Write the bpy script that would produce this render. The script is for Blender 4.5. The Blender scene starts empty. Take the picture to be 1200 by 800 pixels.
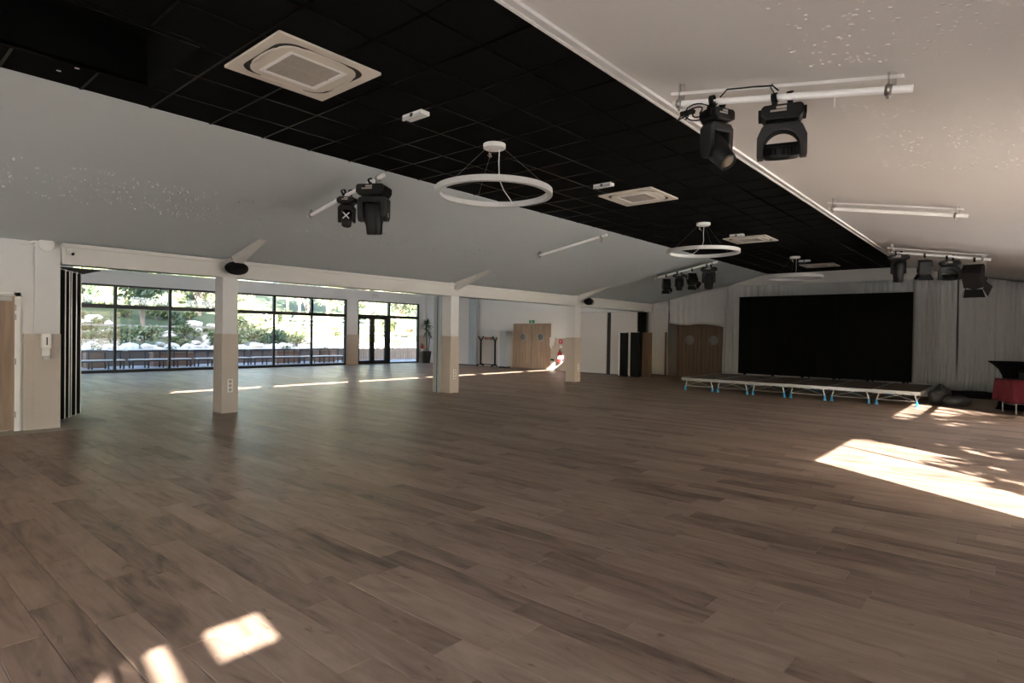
import bpy, bmesh, math, random
from mathutils import Vector, Matrix
random.seed(7)
PI = math.pi
S = bpy.context.scene
COL = S.collection

# ------------------------------------------------------------------ camera
CAM_H = 1.57
yaw, pitch, roll = math.radians(40.604), math.radians(-0.6787), math.radians(0.8665)
fw = Vector((-math.sin(yaw), math.cos(yaw), 0)); rt = Vector((math.cos(yaw), math.sin(yaw), 0)); up = Vector((0, 0, 1))
f2 = math.cos(pitch)*fw + math.sin(pitch)*up; u2 = math.cos(pitch)*up - math.sin(pitch)*fw
r2 = math.cos(roll)*rt + math.sin(roll)*u2; u3 = math.cos(roll)*u2 - math.sin(roll)*rt
cd = bpy.data.cameras.new('camera'); cam = bpy.data.objects.new('camera', cd); COL.objects.link(cam)
cd.sensor_width = 36; cd.sensor_fit = 'HORIZONTAL'; cd.lens = 694.746/1200*36; cd.clip_end = 400; cd.clip_start = 0.02
m3 = Matrix((r2, u3, -f2)).transposed()
cam.matrix_world = Matrix.Translation((0, 0, CAM_H)) @ m3.to_4x4()
S.camera = cam

# ------------------------------------------------------------------ world, sun, exposure
w = bpy.data.worlds.new('sky'); S.world = w; w.use_nodes = True
nt = w.node_tree; bg = nt.nodes['Background']
sk = nt.nodes.new('ShaderNodeTexSky'); sk.sky_type = 'NISHITA'; sk.sun_disc = False
sk.sun_elevation = math.radians(31); sk.sun_rotation = math.radians(124); sk.air_density = 1.0; sk.dust_density = 2.0
hs = nt.nodes.new('ShaderNodeHueSaturation'); hs.inputs['Saturation'].default_value = 1.1
nt.links.new(sk.outputs[0], hs.inputs['Color']); nt.links.new(hs.outputs[0], bg.inputs[0]); bg.inputs[1].default_value = 0.45
SUN_D = Vector((-0.831, 0.557, -0.60)).normalized()
sd = bpy.data.lights.new('sun', 'SUN'); sd.energy = 40; sd.angle = math.radians(0.55); sd.color = (1.0, 0.95, 0.89)
so = bpy.data.objects.new('sun', sd); COL.objects.link(so)
so.rotation_euler = SUN_D.to_track_quat('-Z', 'Y').to_euler(); so.location = (20, -12, 16)
S.view_settings.view_transform = 'Standard'; S.view_settings.look = 'None'
S.view_settings.gamma = 1.0; S.view_settings.use_curve_mapping = False
S.view_settings.exposure = 2.1
def portal(loc, rot, sx, sy):
    d = bpy.data.lights.new('daylight_portal', 'AREA'); d.shape = 'RECTANGLE'; d.size = sx; d.size_y = sy
    d.cycles.is_portal = True
    o = bpy.data.objects.new('daylight_portal', d); COL.objects.link(o); o.location = loc; o.rotation_euler = rot
portal((-24.9, 11.9, 1.55), (0, -PI/2, 0), 3.1, 18.0)
portal((-24.9, 11.9, 3.72), (0, -PI/2, 0), 0.2, 18.0)
portal((2.0, 10.6, 1.4), (0, PI/2, 0), 2.85, 9.8)
portal((-1.1, -2.85, 1.3), (PI/2, 0, 0), 3.8, 2.4)

portal((-8.45, -2.85, 1.3), (PI/2, 0, 0), 1.1, 2.6)

# ------------------------------------------------------------------ mesh helper
class MB:
    def __init__(self): self.v = []; self.f = []; self.s = []; self.M = None
    def add(self, vs, fs, smooth=False):
        b = len(self.v)
        for p in vs:
            p = Vector(p)
            if self.M is not None: p = self.M @ p
            self.v.append(p)
        for q in fs: self.f.append([b+i for i in q]); self.s.append(smooth)
        return self
    def box(self, x0, x1, y0, y1, z0, z1):
        return self.add([(x0,y0,z0),(x1,y0,z0),(x1,y1,z0),(x0,y1,z0),(x0,y0,z1),(x1,y0,z1),(x1,y1,z1),(x0,y1,z1)],
            [(0,3,2,1),(4,5,6,7),(0,1,5,4),(1,2,6,5),(2,3,7,6),(3,0,4,7)])
    def cbox(self, cx, cy, cz, sx, sy, sz): return self.box(cx-sx/2, cx+sx/2, cy-sy/2, cy+sy/2, cz-sz/2, cz+sz/2)
    def obox(self, p0, p1, wd, ht):   # bar of rectangular section from p0 to p1
        p0 = Vector(p0); p1 = Vector(p1); d = (p1-p0).normalized()
        a = d.cross(Vector((0,0,1)))
        if a.length < 1e-3: a = Vector((1,0,0))
        a.normalize(); b = a.cross(d)
        vs = []
        for p in (p0, p1):
            for i, j in ((-1,-1),(1,-1),(1,1),(-1,1)): vs.append(p + a*(i*wd/2) + b*(j*ht/2))
        return self.add(vs, [(3,2,1,0),(4,5,6,7),(0,1,5,4),(1,2,6,5),(2,3,7,6),(3,0,4,7)])
    def cyl(self, p0, p1, r0, r1=None, n=14, cap=True):
        r1 = r0 if r1 is None else r1
        p0 = Vector(p0); p1 = Vector(p1); d = (p1-p0).normalized()
        a = d.orthogonal().normalized(); b = d.cross(a)
        vs = []
        for p, r in ((p0, r0), (p1, r1)):
            for k in range(n):
                t = 2*PI*k/n; vs.append(p + a*(r*math.cos(t)) + b*(r*math.sin(t)))
        self.add(vs, [(k, (k+1) % n, n+(k+1) % n, n+k) for k in range(n)], True)
        if cap:
            self.add(vs[:n], [tuple(reversed(range(n)))]); self.add(vs[n:], [tuple(range(n))])
        return self
    def tube(self, pts, r, n=8):
        pts = [Vector(p) for p in pts]; vs = []; N = len(pts); a = None
        for i, p in enumerate(pts):
            d = (pts[min(i+1, N-1)] - pts[max(i-1, 0)]).normalized()
            if a is None: a = d.orthogonal().normalized()
            a = (a - d*a.dot(d)).normalized(); b = d.cross(a)
            for k in range(n):
                t = 2*PI*k/n; vs.append(p + a*(r*math.cos(t)) + b*(r*math.sin(t)))
        fs = [(i*n+k, i*n+(k+1) % n, (i+1)*n+(k+1) % n, (i+1)*n+k) for i in range(N-1) for k in range(n)]
        self.add(vs, fs, True)
        self.add(vs[:n], [tuple(reversed(range(n)))]); self.add(vs[-n:], [tuple(range(n))])
        return self
    def lathe(self, prof, n=24, cap=True, smooth=True):
        vs = []
        for r, z in prof:
            for k in range(n):
                t = 2*PI*k/n; vs.append((r*math.cos(t), r*math.sin(t), z))
        fs = [(i*n+k, i*n+(k+1) % n, (i+1)*n+(k+1) % n, (i+1)*n+k) for i in range(len(prof)-1) for k in range(n)]
        self.add(vs, fs, smooth)
        if cap:
            self.add(vs[:n], [tuple(reversed(range(n)))]); self.add(vs[-n:], [tuple(range(n))])
        return self
    def prism(self, poly, ax, a0, a1):  # poly in the plane perpendicular to axis ax
        def P(q, a):
            return {'x': (a, q[0], q[1]), 'y': (q[0], a, q[1]), 'z': (q[0], q[1], a)}[ax]
        n = len(poly); vs = [P(q, a0) for q in poly] + [P(q, a1) for q in poly]
        return self.add(vs, [tuple(range(n-1, -1, -1)), tuple(range(n, 2*n))] + [(k, (k+1) % n, n+(k+1) % n, n+k) for k in range(n)])
    def build(self, name, mat, parent=None, bevel=0, solid=0, fix=True):
        me = bpy.data.meshes.new(name); me.from_pydata([tuple(p) for p in self.v], [], self.f)
        me.polygons.foreach_set('use_smooth', self.s)
        if fix:
            bm = bmesh.new(); bm.from_mesh(me); bmesh.ops.recalc_face_normals(bm, faces=bm.faces); bm.to_mesh(me); bm.free()
        me.materials.append(mat)
        o = bpy.data.objects.new(name, me); COL.objects.link(o)
        if parent is not None: o.parent = parent
        if solid:
            m = o.modifiers.new('thickness', 'SOLIDIFY'); m.thickness = solid; m.offset = 0
        if bevel:
            m = o.modifiers.new('edge', 'BEVEL'); m.width = bevel; m.segments = 2; m.limit_method = 'ANGLE'; m.angle_limit = math.radians(40)
        return o
def tag(o, label, cat, group=None, kind=None):
    if label: o['label'] = label
    if cat: o['category'] = cat
    if group: o['group'] = group
    if kind: o['kind'] = kind
    return o
def thing(name, label, cat, loc=(0,0,0), rz=0, group=None, kind=None):
    o = bpy.data.objects.new(name, None); COL.objects.link(o); o.empty_display_size = .1
    o.location = loc; o.rotation_euler = (0, 0, rz)
    return tag(o, label, cat, group, kind)
def struct(o, label, cat): return tag(o, label, cat, None, 'structure')
def copy_tree(o, parent=None):
    c = o.copy(); COL.objects.link(c); c.parent = parent
    for ch in o.children: copy_tree(ch, c)
    return c

# ------------------------------------------------------------------ materials
def pm(name, col, rough=.6, metal=0, var=.06, scale=8, bump=0, bscale=40, spec=.5, stretch=None, coat=0):
    m = bpy.data.materials.new(name); m.use_nodes = True; t = m.node_tree; N = t.nodes; L = t.links
    b = N['Principled BSDF']; b.inputs['Roughness'].default_value = rough; b.inputs['Metallic'].default_value = metal
    b.inputs['Specular IOR Level'].default_value = spec; b.inputs['Coat Weight'].default_value = coat
    g = N.new('ShaderNodeNewGeometry'); mp = N.new('ShaderNodeMapping')
    if stretch: mp.inputs['Scale'].default_value = stretch
    L.new(g.outputs['Position'], mp.inputs[0])
    n = N.new('ShaderNodeTexNoise'); n.inputs['Scale'].default_value = scale; n.inputs['Detail'].default_value = 4
    L.new(mp.outputs[0], n.inputs['Vector'])
    mx = N.new('ShaderNodeMix'); mx.data_type = 'RGBA'
    mx.inputs[6].default_value = tuple(c*(1-var) for c in col)+(1,); mx.inputs[7].default_value = tuple(min(1, c*(1+var)) for c in col)+(1,)
    L.new(n.outputs['Fac'], mx.inputs[0]); L.new(mx.outputs[2], b.inputs['Base Color'])
    if bump:
        n2 = N.new('ShaderNodeTexNoise'); n2.inputs['Scale'].default_value = bscale; L.new(mp.outputs[0], n2.inputs['Vector'])
        bp = N.new('ShaderNodeBump'); bp.inputs['Strength'].default_value = bump; bp.inputs['Distance'].default_value = .01
        L.new(n2.outputs['Fac'], bp.inputs['Height']); L.new(bp.outputs[0], b.inputs['Normal'])
    return m
def math_node(N, L, op, a, b=None):
    n = N.new('ShaderNodeMath'); n.operation = op
    for i, q in enumerate((a, b)):
        if q is None: continue
        if isinstance(q, (int, float)): n.inputs[i].default_value = q
        else: L.new(q, n.inputs[i])
    return n.outputs[0]
def wood(name, dark, light, axis='z', rough=.5, freq=1.0):
    m = bpy.data.materials.new(name); m.use_nodes = True; t = m.node_tree; N = t.nodes; L = t.links; b = N['Principled BSDF']
    b.inputs['Roughness'].default_value = rough
    g = N.new('ShaderNodeNewGeometry'); mp = N.new('ShaderNodeMapping'); L.new(g.outputs['Position'], mp.inputs[0])
    mp.inputs['Scale'].default_value = {'z': (14*freq, 14*freq, .9), 'x': (.9, 14*freq, 14*freq), 'y': (14*freq, .9, 14*freq)}[axis]
    oi = N.new('ShaderNodeObjectInfo'); ad = N.new('ShaderNodeVectorMath'); ad.operation = 'ADD'
    L.new(mp.outputs[0], ad.inputs[0]); ml = math_node(N, L, 'MULTIPLY', oi.outputs['Random'], 40); L.new(ml, ad.inputs[1])
    n = N.new('ShaderNodeTexNoise'); n.inputs['Scale'].default_value = 1; n.inputs['Detail'].default_value = 5; n.inputs['Distortion'].default_value = .6
    L.new(ad.outputs[0], n.inputs['Vector'])
    r = N.new('ShaderNodeValToRGB'); r.color_ramp.elements[0].position = .3; r.color_ramp.elements[1].position = .7
    r.color_ramp.elements[0].color = (*dark, 1); r.color_ramp.elements[1].color = (*light, 1)
    L.new(n.outputs['Fac'], r.inputs[0]); L.new(r.outputs[0], b.inputs['Base Color'])
    return m
def floor_wood():
    m = bpy.data.materials.new('oak_plank'); m.use_nodes = True; t = m.node_tree; N = t.nodes; L = t.links; b = N['Principled BSDF']
    g = N.new('ShaderNodeNewGeometry'); at = N.new('ShaderNodeAttribute'); at.attribute_name = 'tone'; at.attribute_type = 'GEOMETRY'
    tone = at.outputs['Fac']
    off = N.new('ShaderNodeCombineXYZ'); L.new(math_node(N, L, 'MULTIPLY', tone, 91.7), off.inputs[0]); L.new(math_node(N, L, 'MULTIPLY', tone, 53.3), off.inputs[1])
    def noise(sc, detail, dist=0.0):
        mp = N.new('ShaderNodeMapping'); mp.inputs['Scale'].default_value = sc; L.new(g.outputs['Position'], mp.inputs[0])
        ad = N.new('ShaderNodeVectorMath'); ad.operation = 'ADD'; L.new(mp.outputs[0], ad.inputs[0]); L.new(off.outputs[0], ad.inputs[1])
        n = N.new('ShaderNodeTexNoise'); n.inputs['Scale'].default_value = 1; n.inputs['Detail'].default_value = detail; n.inputs['Distortion'].default_value = dist
        L.new(ad.outputs[0], n.inputs['Vector']); return n.outputs['Fac']
    grain = noise((2.2, 38, 1), 5, .5); cloud = noise((1.1, 4.5, 1), 4, 1.9); knot = noise((5, 14, 1), 2, .8)
    wn = N.new('ShaderNodeTexWhiteNoise'); wn.noise_dimensions = '1D'; L.new(math_node(N, L, 'MULTIPLY', tone, 733.0), wn.inputs['W'])
    v = math_node(N, L, 'MULTIPLY', wn.outputs['Value'], .30)
    v = math_node(N, L, 'ADD', v, math_node(N, L, 'MULTIPLY', cloud, .78))
    v = math_node(N, L, 'ADD', v, math_node(N, L, 'MULTIPLY', grain, .25))
    r = N.new('ShaderNodeValToRGB'); e = r.color_ramp.elements
    e[0].position = .36; e[0].color = (*FL[0], 1); e[1].position = .98; e[1].color = (*FL[2], 1)
    q = e.new(.62); q.color = (*FL[1], 1)
    L.new(v, r.inputs[0])
    kd = N.new('ShaderNodeMapRange'); kd.inputs[1].default_value = .66; kd.inputs[2].default_value = .8; kd.inputs[3].default_value = 0; kd.inputs[4].default_value = .6; L.new(knot, kd.inputs[0])
    mx = N.new('ShaderNodeMix'); mx.data_type = 'RGBA'; L.new(kd.outputs[0], mx.inputs[0]); L.new(r.outputs[0], mx.inputs[6]); mx.inputs[7].default_value = (.05, .036, .03, 1)
    L.new(mx.outputs[2], b.inputs['Base Color'])
    rr = N.new('ShaderNodeMapRange'); rr.inputs[3].default_value = .30; rr.inputs[4].default_value = .46; L.new(cloud, rr.inputs[0]); L.new(rr.outputs[0], b.inputs['Roughness'])
    b.inputs['Specular IOR Level'].default_value = .055
    bp = N.new('ShaderNodeBump'); bp.inputs['Strength'].default_value = .12; bp.inputs['Distance'].default_value = .003; L.new(grain, bp.inputs['Height']); L.new(bp.outputs[0], b.inputs['Normal'])
    return m
FL = ((.105, .072, .054), (.265, .183, .134), (.40, .288, .215))
def glass_mat(name='window_glass', tint=(.955, .96, .965)):
    m = bpy.data.materials.new(name); m.use_nodes = True; t = m.node_tree; N = t.nodes; L = t.links
    N.remove(N['Principled BSDF']); out = N['Material Output']
    tr = N.new('ShaderNodeBsdfTransparent'); tr.inputs[0].default_value = (*tint, 1); gl = N.new('ShaderNodeBsdfGlossy'); gl.inputs['Roughness'].default_value = .02
    fr = N.new('ShaderNodeFresnel'); fr.inputs[0].default_value = 1.45; mx = N.new('ShaderNodeMixShader')
    no = N.new('ShaderNodeTexNoise'); no.inputs['Scale'].default_value = 1.5
    hf = math_node(N, L, 'MULTIPLY', fr.outputs[0], .7)
    L.new(hf, mx.inputs[0]); L.new(tr.outputs[0], mx.inputs[1]); L.new(gl.outputs[0], mx.inputs[2]); L.new(mx.outputs[0], out.inputs[0])
    return m
M = {}
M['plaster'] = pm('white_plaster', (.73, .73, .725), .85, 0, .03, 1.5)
M['slope_cool_light'] = pm('plaster_left_cool_light', (.545, .585, .59), .85, 0, .03, 1.2)  # same white plaster, bluish daylight cast put into the colour
M['slope_warm_light'] = pm('plaster_right_warm_light', (.66, .645, .625), .85, 0, .03, 1.2)  # lit copy of the same plaster, warmer and lighter than the left
M['beam'] = pm('cream_paint', (.68, .66, .62), .8, 0, .03, 2)
M['dado'] = pm('beige_panel', (.53, .465, .41), .6, 0, .05, 3)
M['tile'] = pm('black_tile', (.0055, .0055, .0054), .9, 0, .25, 14, .15, 120, spec=.04)
M['tgrid'] = pm('black_grid', (.0012, .0012, .0011), .27, 0, .05, 4, spec=.07)
M['hatch'] = pm('black_void', (.003, .0035, .0038), .9, spec=.1)
M['floor'] = floor_wood()
M['grout'] = pm('floor_joint', (.26, .21, .17), .6, 0, .05, 9)
M['cream_tile'] = pm('cream_tile', (.38, .345, .285), .6, 0, .05, 2, spec=.2)
M['white'] = pm('white_enamel', (.82, .81, .79), .35, 0, .03, 5)
M['bar'] = pm('white_bar_paint', (.90, .895, .88), .3, 0, .02, 5)
M['cassette'] = pm('cream_plastic', (.62, .57, .49), .5, 0, .04, 5)
M['grille'] = pm('grey_grille', (.42, .38, .33), .7, 0, .08, 60)
M['dark_slot'] = pm('dark_slot', (.03, .028, .025), .7)
M['black'] = pm('black_plastic', (.0045, .0045, .0048), .5, 0, .15, 12, spec=.3)
M['blackmatt'] = pm('black_matt', (.005, .005, .005), .75, 0, .15, 12, spec=.2)
M['grey_plastic'] = pm('charcoal_plastic', (.008, .008, .0083), .5, 0, .12, 12)
M['lens'] = pm('lens_glass', (.10, .09, .07), .12, .2, .1, 30)
M['steel'] = pm('steel', (.42, .41, .39), .35, .9, .05, 20)
M['alu'] = pm('aluminium', (.50, .50, .49), .38, .55, .05, 20)
M['darkframe'] = pm('dark_bronze_frame', (.028, .027, .025), .45, .2, .1, 8)
M['glass'] = glass_mat()
M['doorwood'] = wood('door_oak', (.27, .19, .13), (.43, .31, .225))
M['doorleft'] = wood('left_door_oak', (.26, .18, .125), (.40, .285, .205), freq=.6)
M['doordark'] = wood('dark_door_oak', (.13, .085, .055), (.21, .14, .095))
M['curtain'] = pm('white_voile', (.64, .635, .62), .85, 0, .03, 3)
M['panelwhite'] = pm('partition_white', (.62, .58, .55), .5, 0, .03, 1.5)
M['panelgrey'] = pm('partition_grey', (.40, .44, .47), .5, 0, .04, 2)
M['screenblack'] = pm('led_black', (.0018, .0018, .0019), .6, 0, .1, 40, spec=.06)
M['deck'] = wood('stage_ply', (.10, .07, .055), (.17, .125, .10), 'x', .6)
M['blue'] = pm('blue_plastic', (.01, .22, .46), .4)
M['redcloth'] = pm('red_cloth', (.12, .006, .014), .85, 0, .12, 20)
M['blackcloth'] = pm('black_cloth', (.004, .004, .005), .95, spec=.1)
M['bag'] = pm('grey_bag', (.05, .05, .052), .55, 0, .2, 14, .4, 30)
M['led_off'] = pm('opal_diffuser', (.52, .52, .51), .5, 0, .03, 6)
M['backing_grey'] = pm('grey_backing', (.30, .31, .29), .6)
M['red'] = pm('red_paint', (.50, .02, .02), .4)
M['green'] = pm('green_sign', (.03, .28, .13), .5)
M['foliage'] = pm('plant_leaf', (.035, .075, .025), .5, 0, .35, 6)
M['pot'] = pm('dark_pot', (.03, .026, .024), .6)
M['trunk'] = pm('bark', (.20, .15, .11), .9, 0, .2, 12, .5, 30)

P_, MD = M['plaster'], M['dado']
RS = .21                                    # roof slope
XL, XR, ZC = -6.893, -2.733, 3.857          # black ceiling strip
def roofz(x): return ZC - RS*(XL-x) if x < XL else (ZC - RS*(x-XR) if x > XR else ZC)
COLX = -11.36
YB = 22.0                                   # curtain plane
Y0 = -2.6                                   # rear wall

# ------------------------------------------------------------------ floor
floor = MB().box(-24.7, 1.9, Y0-.2, 23.0, -.2, -.006).build('floor', M['grout']); struct(floor, 'wood plank floor of the hall and the glazed bay', 'floor')
rows = int((23.0-Y0)/.2)+1
plk = []
yy0 = .75 - .2*17
for i in range(rows+2):
    y = yy0 + .2*i; ya, yb = y, y+.2
    if yb < Y0 or ya > 22.9: continue
    x = -24.6 - random.random()*1.2
    if abs(y-1.15) < .02: x = -4.31-1.2*18
    elif abs(y-.95) < .02: x = -4.9-1.2*17
    elif abs(y-1.55) < .02: x = -3.55-1.2*18
    elif abs(y-1.75) < .02: x = -3.05-1.2*18
    while x < 1.8:
        xa, xb = x, x+1.2; x += 1.2
        if yb < 3.2: xa = max(xa, -11.08)
        xa = max(xa, -24.4); xb = min(xb, 1.8)
        if xb-xa < .05 or (yb < 3.2 and xb < -11.06): continue
        plk.append((xa, xb, ya, yb))
def persp(c):
    q = m3.transposed() @ (Vector(c) - Vector((0, 0, CAM_H)))
    if q.z > -.2: return None
    return (600+694.7*q.x/-q.z, 400-694.7*q.y/-q.z, -q.z)
def score(p):
    best = 0
    for a in (0, .5, 1):
        q = persp((p[0]+a*(p[1]-p[0]), (p[2]+p[3])/2, 0))
        if q and -60 < q[0] < 1260 and q[1] < 860: best = max(best, 1/q[2]**3)
    return best
plk.sort(key=score, reverse=True)
gap = .0015
def plank_box(mb, p):
    xa, xb, ya, yb = p; g = gap; c = .002
    x0, x1, y0, y1 = xa+g, xb-g, ya+g, yb-g
    mb.add([(x0,y0,-.012),(x1,y0,-.012),(x1,y1,-.012),(x0,y1,-.012),(x0,y0,-c),(x1,y0,-c),(x1,y1,-c),(x0,y1,-c),
            (x0+c,y0+c,0),(x1-c,y0+c,0),(x1-c,y1-c,0),(x0+c,y1-c,0)],
           [(8,9,10,11),(4,5,9,8),(5,6,10,9),(6,7,11,10),(7,4,8,11),(0,1,5,4),(1,2,6,5),(2,3,7,6),(3,0,4,7)])
for p in plk[:300]:
    mb = MB(); plank_box(mb, p); o = mb.build('plank', M['floor'], floor, fix=False)
    a = o.data.attributes.new('tone', 'FLOAT', 'FACE'); t = random.random()
    a.data.foreach_set('value', [t]*len(o.data.polygons))
mb = MB(); tv = []
for p in plk[300:]:
    plank_box(mb, p); tv += [random.random()]*9
o = mb.build('far_planks', M['floor'], floor, fix=False); o['kind'] = 'stuff'
a = o.data.attributes.new('tone', 'FLOAT', 'FACE'); a.data.foreach_set('value', tv)
mb = MB()
for k in range(6): mb.box(-11.68-.6*k+.003, -11.08-.6*k-.003 if k else -11.083, Y0, 3.15, -.012, .0)
o = mb.build('threshold_tiles', M['cream_tile'], floor)

# ------------------------------------------------------------------ ceiling
ceil = MB().box(XL, XR, Y0, YB+.75, ZC+.45, ZC+.6).build('ceiling', M['hatch']); struct(ceil, 'flat black tiled strip along the ridge of the hall', 'ceiling')
HX0, HX1, HY0, HY1 = -6.293, -5.05, -.8, 2.0
xe = [XL+.6*k for k in range(7)] + [XR]
ye = []; y = 2.82-.6*9
while y < YB: ye.append(y); y += .6
ye.append(YB)
tl = []
for i in range(len(xe)-1):
    for j in range(len(ye)-1):
        x0, x1, y0, y1 = xe[i], xe[i+1], ye[j], ye[j+1]
        if y0 < HY1-.01 and y1 > HY0 and x0 > HX0-.1 and x1 < HX1+.1:
            if y1 > HY1 and y1-HY1 < .5: y0 = HY1
            else: continue
        tl.append((x0, x1, y0, y1))
tl.sort(key=lambda t: -(1/((t[0]+4)**2+(t[2]-2)**2+3)) if t[2] > .2 else 1)
for t in tl[:299]:
    MB().box(t[0]+.011, t[1]-.011, t[2]+.011, t[3]-.011, ZC+.004, ZC+.02).build('ceiling_tile', M['tile'], ceil, fix=False)
mb = MB()
for x in xe[1:-1]:
    if HX0+.05 < x < HX1-.05: mb.box(x-.012, x+.012, HY1, YB, ZC-.001, ZC+.03)
    else: mb.box(x-.012, x+.012, Y0, YB, ZC-.001, ZC+.03)
for y in ye[1:]:
    if y < HY1 and y > HY0: mb.box(XL, HX0, y-.012, y+.012, ZC-.0015, ZC+.03); mb.box(HX1, XR, y-.012, y+.012, ZC-.0015, ZC+.03)
    else: mb.box(XL, XR, y-.012, y+.012, ZC-.0015, ZC+.03)
mb.build('grid_rails', M['tgrid'], ceil)
mb = MB()
mb.box(HX0-.03, HX0, HY0, HY1, ZC-.003, ZC+.45); mb.box(HX1, HX1+.03, HY0, HY1, ZC-.003, ZC+.45)
mb.box(HX0, HX1, HY1, HY1+.03, ZC-.003, ZC+.45); mb.box(HX0, HX1, HY0-.03, HY0, ZC-.003, ZC+.45)
mb.build('hatch_lining', M['hatch'], ceil)
def slab(mb, x0, x1, y0, y1, th=.06):
    mb.prism([(x0, roofz(x0)), (x1, roofz(x1)), (x1, roofz(x1)+th), (x0, roofz(x0)+th)], 'y', y0, y1)
mb = MB(); slab(mb, -11.62, XL, Y0, YB+.75); o = mb.build('ceiling_left', M['slope_cool_light']); struct(o, 'white sloping ceiling above the column row', 'ceiling')
RW = (1.05, 1.62, -2.165, -1.25)             # unseen roof window added behind the camera to shape the near sun patches
mb = MB(); slab(mb, XR, RW[0], Y0, YB+.75); slab(mb, RW[0], RW[1], RW[3], YB+.75); slab(mb, RW[0], RW[1], Y0, RW[2]); slab(mb, RW[1], 1.95, Y0, YB+.75); slab(mb, 1.38, RW[1], -1.66, RW[3])  # last slab piece narrows the added opening to shape one sun patch
o = mb.build('ceiling_right', M['slope_warm_light']); struct(o, 'white sloping ceiling over the stage lights at right', 'ceiling')
rwin = thing('added_window_3', 'added unseen roof window in the right ceiling slope, shaping the near sun patches', 'window', kind='structure')
mb = MB()
for y, bw_ in ((RW[2], .05), (-1.985, .025), (-1.895, .025), (-1.68, .13), (RW[3], .05)): mb.obox((RW[0], y, roofz(RW[0])+.05), (RW[1], y, roofz(RW[1])+.05), bw_, .08)
for x in (RW[0], RW[1]): mb.obox((x, RW[2], roofz(x)+.05), (x, RW[3], roofz(x)+.05), .04, .08)
mb.build('frame', M['white'], rwin)
mb = MB(); mb.prism([(RW[0], roofz(RW[0])+.06), (RW[1], roofz(RW[1])+.06), (RW[1], roofz(RW[1])+.066), (RW[0], roofz(RW[0])+.066)], 'y', RW[2], RW[3]); mb.build('pane', M['glass'], rwin)
def nubs(parent, mat, zones, seed, hh_=1.0):      # small plaster drips left on the slopes
    r = random.Random(seed); mb = MB()
    for x0, x1, y0, y1, n in zones:
        for _ in range(n):
            x = x0+(x1-x0)*r.random(); y = y0+(y1-y0)*r.random()
            if math.sin(y*5.2+x*2.5) < -.5 and r.random() < .6: continue
            z = roofz(x)+.002; a = r.uniform(.009, .019); h = r.uniform(.006, .018)*hh_; vs = []
            for rr, hh in ((1, 0), (.75, .7)):
                for k in range(7): t = 2*PI*k/7; vs.append((x+a*rr*math.cos(t), y+a*rr*math.sin(t), z-h*hh+RS*(x-x0)*0))
            vs.append((x+.002, y, z-h)); mb.add(vs, [(k, (k+1) % 7, 7+(k+1) % 7, 7+k) for k in range(7)] + [(7+k, 7+(k+1) % 7, 14) for k in range(7)], True)
    o = mb.build('plaster_drips', mat, parent); o['kind'] = 'stuff'
nubs(bpy.data.objects['ceiling_left'], M['slope_cool_light'], [(-9.7, -8.6, -.5, 4.7, 560), (-9.55, -9.0, 5.3, 7.5, 130), (-9.55, -8.9, 8.2, 10.0, 90)], 5, 1.25)
nubs(bpy.data.objects['ceiling_right'], M['slope_warm_light'], [(-1.25, .1, 2.4, 4.65, 420), (-1.2, .1, 5.5, 7.9, 330)], 6, .42)
# trim strips where the slopes meet the black strip
mb = MB(); mb.prism([(XR, ZC-.012), (XR+.11, roofz(XR+.11)-.03), (XR+.11, roofz(XR+.11)+.02), (XR, ZC+.02)], 'y', Y0, YB); mb.box(XR-.012, XR+.012, Y0, YB, ZC-.03, ZC+.02)
o = mb.build('trim_1', P_); struct(o, 'white trim strip along the right edge of the black ceiling', 'trim')
# eaves beam over the columns
mb = MB(); mb.box(-11.62, COLX, 2.45, YB, 2.56, 2.83); mb.box(-11.62, COLX+.05, 2.45, YB, 2.83, 2.89); mb.box(-11.62, COLX+.02, 2.45, YB, 2.56, 2.60)
o = mb.build('trim_2', M['beam']); struct(o, 'cream eaves beam running over the row of columns', 'beam')
# clerestory band above the beam, toward the higher bay
win4 = thing('window_4', 'high clerestory strip between the bay roof and the hall roof', 'window', kind='structure')
o = MB().box(-11.72, -11.62, 1.6, 22.6, 2.60, 2.95).box(-11.72, -11.62, 18.9, 22.6, 2.95, 3.33).box(-11.72, -11.62, 1.6, 2.75, 2.95, 3.33).box(-11.72, -11.62, 1.6, 22.6, 3.33, 4.35).build('wall', P_, win4)
mb = MB()
for k in range(8):
    y = 2.4+2.85*k; mb.box(-11.72, -11.62, y-.18, y+.18, 2.95, 3.33)
mb.build('mullion', M['white'], win4)
MB().box(-11.68, -11.672, 2.1, 22.5, 2.93, 3.35).build('pane', M['glass'], win4)
o = MB().box(-24.8, -11.62, 2.9, 22.9, 4.2, 4.35).build('ceiling_bay', P_); struct(o, 'white ceiling of the glazed bay', 'ceiling')

# ------------------------------------------------------------------ walls
o = MB().box(-11.7, -11.5, Y0, .96, 0, 3.1).box(-11.7, -11.5, .96, 1.96, 2.07, 3.1).box(-11.7, -11.5, 1.96, 2.2, 0, 3.1).build('wall_left', P_); struct(o, 'white wall around the oak door at left', 'wall')
col0 = MB().box(-11.78, -11.46, 2.13, 2.45, 0, 3.0).build('column', P_); struct(col0, 'white pier between the oak door and the folded partition', 'column')
MB().box(-11.5, -11.452, 2.0, 2.135, 0, 1.47).box(-11.79, -11.446, 2.12, 2.458, 0, 1.47).build('dado_panel', MD, col0)
MB().box(-24.6, -13.4, 2.9, 3.05, 0, 4.3).box(-13.55, -13.4, 1.8, 2.95, 0, 4.3).box(-13.5, -11.6, 1.7, 1.85, 0, 4.3).box(-13.5, -11.6, 1.75, 3.0, 4.2, 4.3).build('wall_pocket', P_)
struct(bpy.data.objects['wall_pocket'], 'white wall around the recess for the folded partition', 'wall')
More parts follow.
